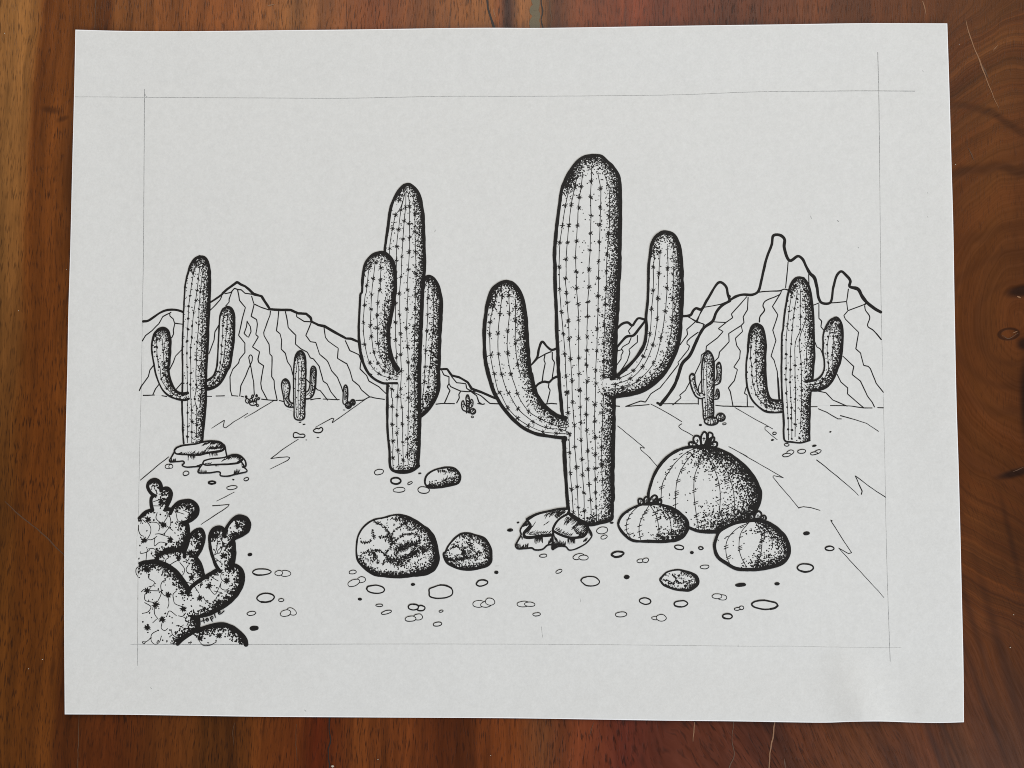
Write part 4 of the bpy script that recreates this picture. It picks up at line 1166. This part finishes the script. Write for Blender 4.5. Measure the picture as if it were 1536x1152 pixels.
barrel('small flat barrel cactus left of the large round one', 9, sm, [3.6, 3.4, 3.2, 3.2, 4, 4.6, 5, 5, 4.6, 4.2, 3.8, 3.8, 3.4],
       'Q 250 720 190 780 150 860 150 940 185 1000|Q 350 710 300 790 265 880 262 950 275 1015|Q 360 710 410 790 435 880 440 960 430 1010|Q 460 700 520 780 545 870 550 960',
       tk('Q 190 785 165 830 150 880 150 920 160 960 185 965 310 785 290 820 270 890 265 940 275 990 400 790 450 910 435 980', 1) + tk('Q 330 760 430 825', 2),
       [(rt, 11, 1.7, .92), (rt, 21, 2.2, .12)], (.6, 1.0),
       'Q 270 705 255 680 258 650 285 650 300 680 290 700|Q 315 695 308 650 330 630 345 650 335 690|Q 350 690 370 640 400 618 422 630 400 660 375 690|Q 380 690 410 650 425 640 420 670 400 692|Q 415 692 430 665 455 650 458 690|Q 290 700 360 684 440 695 360 700')
s2 = 'R 70 480 80 420 110 350 180 300 280 260 380 245 480 245 560 270 650 330 710 400 738 480 735 550 690 615 600 655 480 680 350 685 260 675 180 630 100 570'
rt = 'R 540 266 558 274 645 333 704 402 731 480 728 548 686 610 598 649 480 674'
barrel('barrel cactus lying lowest to the right of the large round one', 10, s2, [4.2, 3.8, 4.2, 5, 4.6, 4.6, 4.8, 4.8, 5, 5, 4.8, 4.8, 4.6, 4.4, 3.8],
       'R 380 265 280 310 200 390 172 470 180 570 205 630|R 375 265 310 350 290 460 305 560 355 660|R 440 265 485 350 495 470 475 580 440 655|R 520 280 570 360 590 450 590 490',
       tk('R 320 300 230 360 190 385 178 470 175 490 340 345 310 390 480 310 460 320 490 430 480 470 330 620', 1) + tk('R 195 575 470 555 445 625', 2) + tk('R 300 490 500 420', 3),
       [(rt, 12, 1.7, .92), (rt, 23, 2.2, .13), ('R 440 660 520 650', 6, 2, .35)], (.6, 1.0),
       'R 395 240 385 205 405 185 425 205 420 240|R 430 240 435 185 465 160 490 180 485 215 460 242|R 485 240 490 210 520 200 533 225 515 243|R 400 236 450 226 510 240 450 246')

# ---- boulders
bl = 'S 150 460 150 380 165 290 215 210 300 150 390 130 470 108 540 103 620 125 720 185 800 250 850 330 870 430 880 500 850 570 790 620 650 645 520 660 400 655 310 640 220 580 165 520'
p = part('boulder', 4, 'largest boulder with dark cracks')
p.fill(bl)
p.line(bl, [2.6, 2.4, 2.2, 2.4, 2.4, 2.4, 2.8, 3.6, 5, 5.4, 6, 6.4, 6.2, 5, 3.8, 3.4, 3.2, 3.0, 2.8], closed=True)
rt = 'S 560 112 620 132 715 192 793 256 841 333 860 430 868 498 840 564 784 610 650 637'
bt = 'S 170 500 230 570 315 628 400 645 520 650 650 636 784 610'
cr = ['f 455 245 510 280 560 290 640 360 700 450 740 530', 'f 970 270 860 340 780 400 730 500', 'f 870 260 920 300 980 250', 'f 240 570 270 590 350 590 430 550 450 510', 'f 430 380 440 470 460 520', 'f 530 510 560 500 650 500 720 560',
      'f 740 520 740 600 710 690', 'f 780 590 850 530 930 470 1050 450 1180 470 1200 600', 'f 220 810 320 740 450 720 560 740 640 790 690 850', 'f 450 730 460 830 520 920', 'f 690 850 600 940', 'f 650 750 690 720 640 780', 'f 980 290 1010 370 1100 380 1160 340', 'f 800 210 830 210 815 235']
p.stip(bl, [(rt, 7, 1.5, .9), (rt, 15, 2, .16), (bt, 3.5, 1.5, .7)] + [(c, 1.3, 2, .35) for c in cr] +
       [('f 690 500 720 540 760 570', 4, 2, .95), ('f 820 690 900 670 1010 620 1140 620', 4, 2, .75), ('f 810 790 850 720 920 690', 2.5, 2, .8), ('f 690 860 800 870 900 850 1020 820 1150 720', 3.6, 3, .9), ('f 700 870 850 940 1000 900', 4, 3, .75), ('f 380 760 440 790 470 850', 3.5, 2, .5),
        ('f 1150 720 1300 680 1400 650', 6, 2, .7), ('f 900 1000 1100 960 1300 900', 9, 2, .16), ('f 1180 640 1300 560', 6, 2, .25)], 1.35, .002, (.55, .88))
for c in cr:
    p.scribble(c, int(len(curve(T(c), .5)) * .62), 1.15, 1.6)
p.hatch('S 210 560 300 625 420 645 560 648', 60, (1.5, -5.5), .8)
p.hatch('S 505 420 560 410 640 385 700 370', 26, (.2, -4.5), .9)
p.hatch('S 215 480 250 500 300 520', 8, (1, 4), .6)
p.hatch('f 870 700 960 690 1040 650', 14, (.2, 3.5), .8)
p.build()
bl = 'g 160 610 200 590 260 460 340 350 460 230 590 155 750 150 880 190 1090 260 1180 370 1240 520 1250 700 1240 800 1160 890 960 950 700 985 540 970 380 910 240 830 180 720'
p = part('boulder', 4, 'smaller dark cracked boulder beside the largest one')
p.fill(bl)
p.line(bl, [2.8, 2.6, 2.6, 2.6, 2.8, 3, 3.6, 4.2, 4.2, 4, 3.8, 3.2, 3, 2.8], closed=True)
rt = 'g 620 165 880 200 1080 272 1165 378 1222 522 1232 700 1222 795 1150 878'
bt = 'g 195 720 255 820 385 895 540 955 700 970 960 935 1150 878 1230 800'
p.stip(bl, [(rt, 6.2, 2.2, .80), (bt, 5.2, 2.0, .80), (bt, 9, 2.2, .22)] + [(c, 1.4, 2, .35) for c in ('g 230 570 330 500 450 450 520 480 600 580 620 680', 'g 600 560 680 480 830 420', 'g 590 330 590 450', 'g 640 360 760 370', 'g 330 430 500 340')] +
       [('g 230 740 400 760 560 745 700 720 830 700 900 720', 2.6, 2, .9), ('g 620 560 640 690', 2.8, 2, .95), ('g 780 440 800 560 740 600', 3.5, 2, .6), ('g 900 620 1000 620', 2.6, 2, .95), ('g 400 720 500 660', 1.2, 2, .7)], 1.4, .006, (.55, .86))
for c in ('g 230 570 330 500 450 450 520 480 600 580 620 680', 'g 600 560 680 480 830 420', 'g 230 740 400 760 560 745 700 720 830 700 900 720', 'g 640 360 760 370', 'g 900 620 1000 620'):
    p.scribble(c, int(len(curve(T(c), .5)) * .55), .9, 1.3)
p.build()
bl = 'h 190 460 260 380 380 260 560 200 750 185 900 220 1100 290 1230 370 1280 500 1260 600 1170 690 1020 770 850 765 650 750 480 700 300 620 220 530'
p = part('boulder', 4, 'little dark cracked boulder below the barrel cacti')
p.fill(bl)
p.line(bl, [2.4, 2.2, 2.2, 2.4, 3, 3.6, 4.2, 4.4, 4.2, 3.6, 3, 2.8, 2.6], closed=True)
p.stip(bl, [('h 900 230 1100 300 1220 380 1265 500 1245 595 1160 680 1010 755', 3.2, 1.7, .95), ('h 260 540 320 625 490 690 650 738 850 752 1010 755', 1.6, 1.7, .8)] +
       [(c, 1.1, 2, .4) for c in ('h 560 330 650 430 690 520 760 570 900 540 1100 480', 'h 270 470 400 500 520 580 640 530', 'h 790 210 800 300 700 380', 'h 800 310 880 360 980 290', 'h 340 350 470 300', 'h 680 560 690 700', 'h 960 600 1100 520', 'h 620 320 600 350', 'h 760 420 880 450')] + [('h 440 560 580 580', 1.5, 2, .9), ('h 660 470 720 560', 1.5, 2, .9), ('h 900 660 1050 640', 2, 2, .8)], 1.4, .008, (.50, .82))
for c in ('h 560 330 650 430 690 520 760 570 900 540 1100 480', 'h 270 470 400 500 520 580 640 530', 'h 790 210 800 300 700 380', 'h 960 600 1100 520'):
    p.scribble(c, int(len(curve(T(c), .5)) * .6), .6, 1.1)
p.build()
bl = 'G 825 850 840 800 900 755 980 732 1060 728 1112 753 1142 810 1122 862 1050 887 950 905 870 907 832 882'
p = part('boulder', 4, 'smooth oval boulder by the foot of the middle left saguaro')
p.fill(bl)
p.line(bl, [2.6, 2.4, 2.4, 2.6, 3.2, 3.4, 3.2, 2.8, 2.4], closed=True)
p.stip(bl, [('G 1060 735 1105 758 1134 812 1115 855 1048 880', 5, 1.8, .85), ('G 880 895 950 895 1048 880 1115 855', 4.5, 1.8, .7)], 1.1, 0)
p.hatch('G 850 898 900 900 1000 890 1080 870', 34, (1.4, -5), .8)
p.hatch('G 980 860 1040 830 1090 840', 18, (2, -4.6), .8)
p.hatch('G 935 755 1000 750 1010 770', 14, (.2, 3.4), .8)
p.build()

# ---- small far cacti
tr = 'H 500 1020 490 900 485 700 485 500 490 380 505 290 540 225 575 213 608 250 624 320 629 420 629 600 624 750 618 900 608 1022 555 1042'
p = part('saguaro_cactus', 6, 'small far saguaro before the left mountain')
p.fill(tr)
p.line(tr, [1.8, 1.7, 1.7, 1.8, 2, 2.6, 3, 2.6, 2.4, 2.4, 2.2, 2, 2], closed=True)
p.lines('H 530 330 515 450 505 600 508 800 520 1000|H 548 340 545 480 540 700 540 1000|H 575 340 578 500 572 700 565 850 570 1000', .8)
p.dots('H 520 460 505 550 520 770 520 910 540 620 538 690 545 400 580 460 575 750 560 860', 1.2)
p.stip(tr, [('H 608 250 622 320 627 420 627 600 622 750 616 900 606 1020', 4.5, 1.8, .85), ('H 505 300 540 228 575 216 608 250', 6.5, 2.5, .85), ('H 606 1000 555 1035', 4, 2, .5)], 1.2, .02, (.45, .7))
p.build()
arm = 'H 500 885 420 882 380 852 362 760 342 650 342 600 358 563 388 548 422 580 438 640 433 700 428 790 452 833 500 838'
q = part('arm', 5, None, p)
q.fill(arm)
q.line(arm, [1.8, 1.8, 1.8, 1.8, 2.2, 2.6, 2.4, 2.2, 2.2])
q.lines('H 370 600 368 680 390 800 440 860', .8)
q.stip(arm, [('H 388 552 420 582 435 640 431 700 426 790 450 835', 4.5, 2, .8), ('H 358 570 388 552 422 582', 5, 2, .9)], 1.2, .03, (.45, .7))
q.build()
arm = 'H 615 715 660 690 680 620 685 500 695 420 718 394 745 415 750 540 742 650 718 740 682 778 615 788'
q = part('arm', 5, None, p)
q.fill(arm)
q.line(arm, [1.7, 1.7, 1.7, 1.8, 2.6, 2.4, 2.4, 2.2, 2])
q.lines('H 700 520 695 620 670 720 630 750|H 715 500 715 620 690 730', .8)
q.stip(arm, [('H 718 398 742 418 746 540 738 650 715 738', 4, 2, .85), ('H 690 460 700 420 720 400 740 420', 7, 2.5, .9)], 1.2, .02, (.45, .7))
q.build()

p = part('saguaro_cactus', 5, 'tiny armless far cactus beside two dark balls')
tr = 'H 1082 845 1078 760 1085 680 1095 635 1108 620 1126 640 1133 700 1131 780 1120 850'
p.fill(tr)
p.line(tr, [1.6, 1.6, 2, 2.4, 2, 1.7], closed=True)
p.lines('H 1100 680 1095 800|H 1112 680 1108 800', .8)
p.stip(tr, [('H 1108 625 1128 645 1131 700 1129 780', 3, 2, .8)], 1.2, .06, (.45, .7))
p.build()
for cx, cy, rx_, ry_ in ((1195, 828, 27, 33), (1142, 862, 34, 38)):
    p = part('barrel_cactus', 6, 'tiny dark far barrel cactus')
    a = np.linspace(0, 2 * math.pi, 12, endpoint=False)
    C = np.stack([380 + (cx + rx_ * np.cos(a)) / 8, 500 + (cy + ry_ * np.sin(a)) / 8], 1)
    p.fill(C)
    p.line(C, 1.9, closed=True)
    for o_ in (-.35, .05, .4):
        p.line(np.stack([380 + (cx + rx_ * o_ * np.array([.5, 1.1, .6])) / 8, 500 + (cy + np.array([-28, 0, 28])) / 8], 1), .8)
    p.stip(C, [(C, 2.2, 2, .5), (C[:4], 3, 2, .8)], 1.2, .1, (.45, .7))
    p.build()

p = part('saguaro_cactus', 5, 'tiny far cactus left of the largest saguaro')
for s, c in (('G 1200 225 1165 207 1157 140 1170 125 1182 160 1200 180', 1), ('G 1222 197 1252 172 1255 125 1242 113 1232 150 1220 165', 1)):
    p.fill(s)
    p.line(s, 1.7, closed=False)
    p.hatch('G 1168 150 1175 190' if s.startswith('G 1200') else 'G 1245 135 1240 170', 5, (.6, 2.2), .8)
tr = 'G 1200 235 1200 150 1194 100 1209 72 1223 100 1223 180 1226 235'
p.fill(tr, z=.5)
p.line(tr, 1.8, z=.7)
p.stip(tr, [('G 1209 76 1220 100 1221 180 1224 230', 2.6, 2, .9)], 1.2, .15, (.45, .75), z=.9)
p.build()
p = part('barrel_cactus', 6, 'tiny dark far barrel cactus')
a = np.linspace(0, 2 * math.pi, 12, endpoint=False)
C = np.stack([500 + (1256 + 25 * np.cos(a)) / 6, 580 + (222 + 24 * np.sin(a)) / 6], 1)
p.fill(C)
p.line(C, 1.8, closed=True)
p.stip(C, [(C[:5], 4, 2, .8)], 1.2, .15, (.45, .75))
p.build()

p = part('prickly_pear', 5, 'tiny far prickly pear on the sand')
for cx, cy, rx_, ry_, an in ((315, 283, 7, 15, -15), (392, 276, 11, 19, 25), (440, 270, 9, 17, 15), (465, 302, 17, 8, -45), (376, 318, 17, 17, 0), (428, 322, 13, 20, 10), (400, 362, 44, 21, -5), (330, 330, 21, 27, -10)):
    q = part('pad', 5, None, p)
    a = np.linspace(0, 2 * math.pi, 10, endpoint=False)
    ca, sa = math.cos(math.radians(an)), math.sin(math.radians(an))
    x, y = rx_ * np.cos(a), ry_ * np.sin(a)
    C = np.stack([330 + (cx + x * ca - y * sa) / 8, 560 + (cy + x * sa + y * ca) / 8], 1)
    if p.n == 0:
        p.blob([(380, 604)], .6)
        p.build()
    q.parent = p
    q.layer = 5 + cx / 1e4 + cy / 1e3
    q.fill(C)
    q.line(C, 1.5, closed=True)
    q.blob(C.mean(0) + rng.normal(0, .9, (3, 2)), .6)
    q.build()

tr = 'P 1095 1042 1075 900 1065 760 1060 600 1060 450 1070 330 1090 260 1130 213 1165 233 1198 300 1208 420 1208 600 1198 800 1198 1000 1150 1060'
p = part('saguaro_cactus', 6, 'small far saguaro with three arms before the right mountain')
p.fill(tr)
p.line(tr, [1.7, 1.7, 1.7, 1.7, 1.8, 2.2, 2.6, 2.4, 2.4, 2.2, 2, 1.8, 1.6], closed=True)
p.lines('P 1100 300 1085 420 1082 600 1100 800 1108 1020|P 1125 280 1120 450 1122 700 1130 900 1130 1010', .8)
p.dots('P 1088 410 1118 455 1122 492 1085 552 1102 830 1105 900 1100 965 1100 340 1148 360', 1.1)
p.stip(tr, [('P 1130 217 1163 236 1194 300 1204 420 1204 600 1194 800 1194 1000', 6, 2, .85), ('P 1085 300 1100 250 1130 217', 6, 2, .8)], 1.2, .02, (.45, .7))
p.build()
for s, rb, sh in (('P 1095 742 1060 718 1030 718 1000 650 980 570 972 500 945 483 918 512 925 590 958 700 998 762 1050 783 1092 770', 'P 945 540 965 620 1005 730 1050 755', 'P 945 486 970 500 980 570 1000 650 1030 718'),
                  ('P 1200 590 1235 550 1245 460 1238 390 1268 348 1290 400 1293 500 1277 592 1200 628', 'P 1265 480 1255 560 1215 600', 'P 1245 380 1268 350 1288 400 1290 500 1275 590'),
                  ('P 1190 757 1225 740 1235 690 1248 666 1265 690 1260 782 1190 792', 'P 1248 700 1240 750 1205 770', 'P 1248 670 1262 690 1258 780')):
    q = part('arm', 7 if '1095 742' in s else 5, None, p)
    q.fill(s)
    q.line(s, [1.7, 1.8, 2.2, 2, 1.8])
    q.line(rb, .8)
    q.stip(s, [(sh, 3.2, 2, .8)], 1.2, .04, (.45, .7))
    q.build()
for cx, cy, rx_, ry_, lb in ((1288, 1010, 52, 50, 'small far round barrel cactus at the right of its pair'), (1175, 1056, 82, 52, 'small far domed barrel cactus before the three-armed saguaro')):
    p = part('barrel_cactus', 8 if cx < 1200 else 7, lb)
    a = np.linspace(0, 2 * math.pi, 14, endpoint=False)
    C = np.stack([920 + (cx + rx_ * np.cos(a)) / 8, 500 + (cy + ry_ * np.where(np.sin(a) > 0, .85, 1.0) * np.sin(a)) / 8], 1)
    p.fill(C)
    p.line(C, 2.1, closed=True)
    for o_ in (-.5, -.1, .3):
        p.line(np.stack([920 + (cx + rx_ * o_ * np.array([.4, 1.0, 1.0])) / 8, 500 + (cy + ry_ * np.array([-.8, 0, .75])) / 8], 1), .8)
    p.stip(C, [(np.roll(C, 4, 0)[:8], 4.2, 2, .9)], 1.2, .08, (.45, .75))
    p.build()

# ---- the large prickly pear in the lower left corner
pp = part('prickly_pear', 3, 'large cropped prickly pear in the lower left corner')
pp.lines('d 130 150 80 180 75 240 110 290 155 298|d 105 500 100 560 180 590|d 170 915 125 910 110 820 150 720', .9)
pp.build()
INL = {}


def pad(layer, fill, outs, shades, spots, curls, base=.012):
    q = part('pad', layer, None, pp)
    q.fill(fill)
    for s, w in outs:
        q.line(s, w)
    P = T(fill)
    sh = []
    for s, L in shades:
        sh += [(s, L * .88, 2.0, .95), (s, L * 1.6, 2.4, .12)]
    q.stip(fill, sh, .75, base * .6, (.7, 1.15))
    if spots:
        q.spots(spots)
    if curls:
        q.lines(curls, .9)
    q.build()


pad(4, 'c 110 500 160 450 210 410 270 395 480 395 520 430 620 550 690 545 705 620 700 710 670 790 620 860 500 920 380 960 300 1010 105 1020 100 600',
    [('c 108 500 160 452 212 415 285 395', [3.6, 4.6, 4.6, 5]), ('c 430 398 460 392 495 396', 5), ('c 625 552 680 560 700 620 694 710 664 790 616 862 540 890', [4, 5, 5, 5, 5, 4])],
    [('c 108 500 160 452 212 415 285 395', 4), ('c 640 552 685 570 700 620 694 710 664 790 616 862 480 900 380 940', 8)],
    'c 220 515 400 578 170 765 485 755', 'c 130 560 150 515 180 540|c 105 580 105 640 130 700 165 715|c 215 550 250 610 245 680 215 740|c 245 545 330 555 360 600 345 650|c 305 690 350 685 400 690 440 650 490 570 480 480 450 430|c 330 420 315 500 370 555|'
    'c 400 560 450 480 440 430|c 425 580 515 645|c 215 755 260 755 325 715|c 300 735 298 830 360 785 450 800|c 350 685 470 725|c 125 900 125 920 200 905 240 870 220 865 205 900 195 1000|c 240 860 290 865 330 910')
pad(5, 'c 270 410 255 330 255 260 285 225 340 200 385 150 430 128 475 143 503 200 487 270 457 340 435 410 350 430',
    [('c 272 402 257 330 257 262 290 222', [4.6, 4.6, 4.6, 5]), ('c 385 152 430 132 472 147 496 200 481 270 452 340 425 400', [4, 4.6, 4.8, 4.8, 4.8, 5])],
    [('c 385 152 430 132 472 147 496 200 481 270 452 340', 8)], 'c 375 305', 'c 285 300 400 260|c 285 350 380 350')
pad(6, 'c 345 245 295 222 232 165 211 120 225 72 265 40 305 33 350 55 378 110 372 165 352 245',
    [('c 300 228 275 214 232 165 214 120 228 75 265 44 305 37 347 58 374 112 372 170', [4.6, 4.6, 4.8, 5, 5, 5, 5, 4.6])], [('c 265 44 305 37 347 58 374 112', 5)], '', 'c 320 160 325 235|c 290 120 300 150 330 200')
pad(6, 'c 490 430 515 370 580 308 650 286 720 284 785 320 815 380 805 450 752 512 690 542 600 552',
    [('c 486 440 518 375 582 312 650 291 718 289 780 323 809 380 799 448 750 506 690 538 620 552', [5, 5, 5, 5, 5, 5.4, 5.4, 5, 4.6])],
    [('c 582 318 650 296 718 294 775 325 803 380 795 445 748 500', 8.5)], 'c 700 370', 'c 555 440 580 530 640 545|c 530 410 650 450|c 640 400 720 440')
pad(5, 'c 300 1010 370 920 450 883 560 878 655 890 790 955 845 1040 875 1120 d 890 270 800 345 700 420 600 270 480 150 290 95',
    [('c 300 1008 372 924 450 889 560 884 655 892', [4, 5, 5, 5, 4.6]), ('c 790 962 838 1040 866 1115 d 882 262', [4.4, 5, 5, 4.4])],
    [('c 310 1000 372 924 450 889 560 884 655 892', 5.5), ('c 785 970 834 1040 862 1115 d 878 262', 9)],
    'c 585 975 d 740 290', 'c 470 970 430 1000 440 1050|c 470 1065 540 1020 590 1000|d 600 110 655 190 640 250 605 275|d 700 140 675 190 700 240 745 240|d 680 345 740 365')
pad(6, 'c 650 975 657 890 688 800 712 720 758 658 810 626 862 628 894 690 892 760 862 860 800 965 720 990',
    [('c 655 960 662 890 693 800 717 722 762 662 812 632 858 634 888 690 886 760 856 860 795 962', [5, 5, 4.6, 4.4, 4.4, 4.6, 4.8, 5, 5, 5])],
    [('c 762 664 812 632 858 634 888 690 886 760 856 860 800 955', 8.5)], 'c 800 720 715 920', 'c 640 1020 700 1000 715 950|c 690 800 735 770 750 830')
pad(8, 'd 115 118 200 97 300 92 420 128 520 188 610 278 680 378 716 430 760 520 800 640 780 740 830 770 824 900 740 950 640 1020 580 1076 570 1084 560 1086 400 1086 120 1086 105 1085 101 1080 100 600 105 200',
    [('d 118 118 200 104 300 98 420 132 520 192 610 282 680 382 712 435 698 500', [4, 5.4, 6, 6, 6, 6, 5.6, 5, 3]), ('d 760 764 815 768 822 830 818 905', [4, 5.4, 6, 5.4])],
    [('d 130 118 200 106 300 100 420 136 520 196 606 286 676 386 705 440', 10), ('d 790 770 812 830 812 905 740 945 640 1010 575 1080', 10)],
    'd 205 200 210 450 460 500 310 615 645 665 390 790 210 890',
    'd 220 250 230 300 295 345 280 385 230 400|d 140 460 170 430|d 180 590 255 640 220 700 150 720|d 180 490 185 560 290 590|d 240 445 375 460 370 500 330 580|d 430 325 400 330 375 370 375 420 400 490 430 510|d 460 530 470 600 455 655|d 520 520 540 600 630 640|'
    'd 560 450 520 490 520 530|d 295 640 300 730 340 790|d 320 790 275 832|d 440 760 475 690 560 745|d 585 750 630 755 670 715|d 385 840 380 900 420 925 455 900|d 345 920 265 970 260 1050 300 1090 350 1070 380 990|d 260 1010 190 1060 150 1060 170 1085 190 1060|d 500 930 510 970 560 1010|d 555 870 580 860 610 880', .014)
pad(7, 'd 700 480 740 400 850 310 950 250 1050 195 1210 150 1260 135 1335 188 1366 290 1336 410 1256 532 1126 642 980 722 850 762 740 770',
    [('d 702 475 740 404 852 316 950 255 1060 192', [4, 5, 5, 5, 4.6]), ('d 1205 165 1260 142 1328 192 1358 290 1328 408 1250 526 1122 635 978 716 850 755 750 764', [4, 5.4, 6, 6, 5.6, 5.2, 5, 4.4, 4.6])],
    [('d 1215 160 1260 146 1322 195 1352 290 1322 405 1246 522 1118 630 978 710 870 750', 9), ('d 852 320 950 260 1060 200', 4)],
    'd 950 390 1165 325 840 535 1060 590', 'd 780 400 830 475|d 880 520 920 580 1010 615|d 960 430 1020 490 1060 430 1100 340|d 1165 205 1095 250 1100 310 1140 345|d 1090 370 1095 420 1150 440 1190 420|d 1010 450 1100 470|d 1110 480 1070 490 1030 550|d 835 620 910 660|'
    'd 770 650 755 680 790 720 840 740|d 730 545 740 600 755 610|d 990 290 1060 330|d 840 340 850 410')
pad(9, 'd 1085 215 1035 150 1000 60 c 970 880 953 750 967 680 1008 622 1080 602 1132 628 1180 700 1240 760 1258 830 1260 930 1245 1040 1222 1085 1195 1150 d 1150 225',
    [('d 1084 215 1038 150 1003 60 c 973 880 958 750 973 682 1012 628 1080 608 1126 633 1138 690 1124 738', [4.6, 4.6, 4, 3.8, 4, 4.6, 5.4, 5.4, 4.6, 4]), ('c 1185 795 1235 765 1250 830 1252 930 1236 1040 1214 1085 1196 1140', [4, 5, 5.4, 5.4, 5.4, 5, 2.4])],
    [('c 1185 795 1235 770 1246 830 1247 930 1230 1040 1205 1080', 8.5), ('c 975 720 1012 630 1080 610 1126 635 1138 690', 6.5)],
    'c 1035 715 1125 950', 'c 1085 740 1130 800 1180 800|c 1050 760 1045 850 1020 930|c 1110 770 1110 850 1070 920 1050 900 1100 840|c 1005 940 1060 915|c 1030 980 1110 1045|c 1140 1050 1140 1010 1170 1010 1175 1060 1150 1075 1135 1055')
pad(10, 'c 1148 640 1190 558 1260 487 1330 471 1402 497 1444 570 1424 642 1352 704 1262 748 1200 800 1160 800 1115 775',
    [('c 1140 720 1152 640 1193 560 1262 492 1330 477 1398 502 1437 570 1418 638 1347 698 1258 741 1192 802', [4.4, 4.6, 4.6, 5, 5, 5.2, 5.4, 5.2, 4.6, 4])],
    [('c 1262 496 1330 481 1396 506 1432 570 1412 634 1347 690 1270 725', 8.5)], 'c 1300 590', 'c 1178 640 1172 680 1222 748')
pad(9, 'd 572 1082 650 1008 750 948 840 902 950 866 1080 845 1182 860 1284 915 1365 985 1396 1040 1400 1075 1398 1085 1388 1087 1000 1087 590 1087 575 1086',
    [('d 574 1086 652 1014 752 954 842 908 950 873 1080 853 1178 868 1278 923 1356 991 1388 1040 1394 1090', [4.6, 5, 4.6, 5, 5.2, 5.6, 6, 6, 6.4, 6])],
    [('d 842 910 950 876 1080 857 1175 872 1274 927 1350 993 1384 1040 1390 1088', 9)], 'd 845 1020 1075 985', 'd 845 1070 880 1100 960 1100 1040 1060|d 735 1050 722 1090|d 860 940 900 970 980 980')

# ---- signature written along the pear's edge
p = part('signature', 13, 'small handwritten word topie beside the prickly pear')
for s, w in (('d 858 812 930 786', 1.1), ('d 882 778 886 800 895 830', 1.3), ('d 945 790 938 775 920 780 915 800 930 812 945 800 945 788', 1.3), ('d 966 768 975 790 990 812', 1.3), ('d 968 775 985 752 1000 760 998 780 978 788', 1.3),
             ('d 1022 745 1028 765', 1.3), ('d 1015 738 1024 730', 1.0), ('d 1064 715 1090 700 1078 692 1062 708 1066 726 1090 722 1132 688', 1.2)):
    p.line(s, w)
p.build()
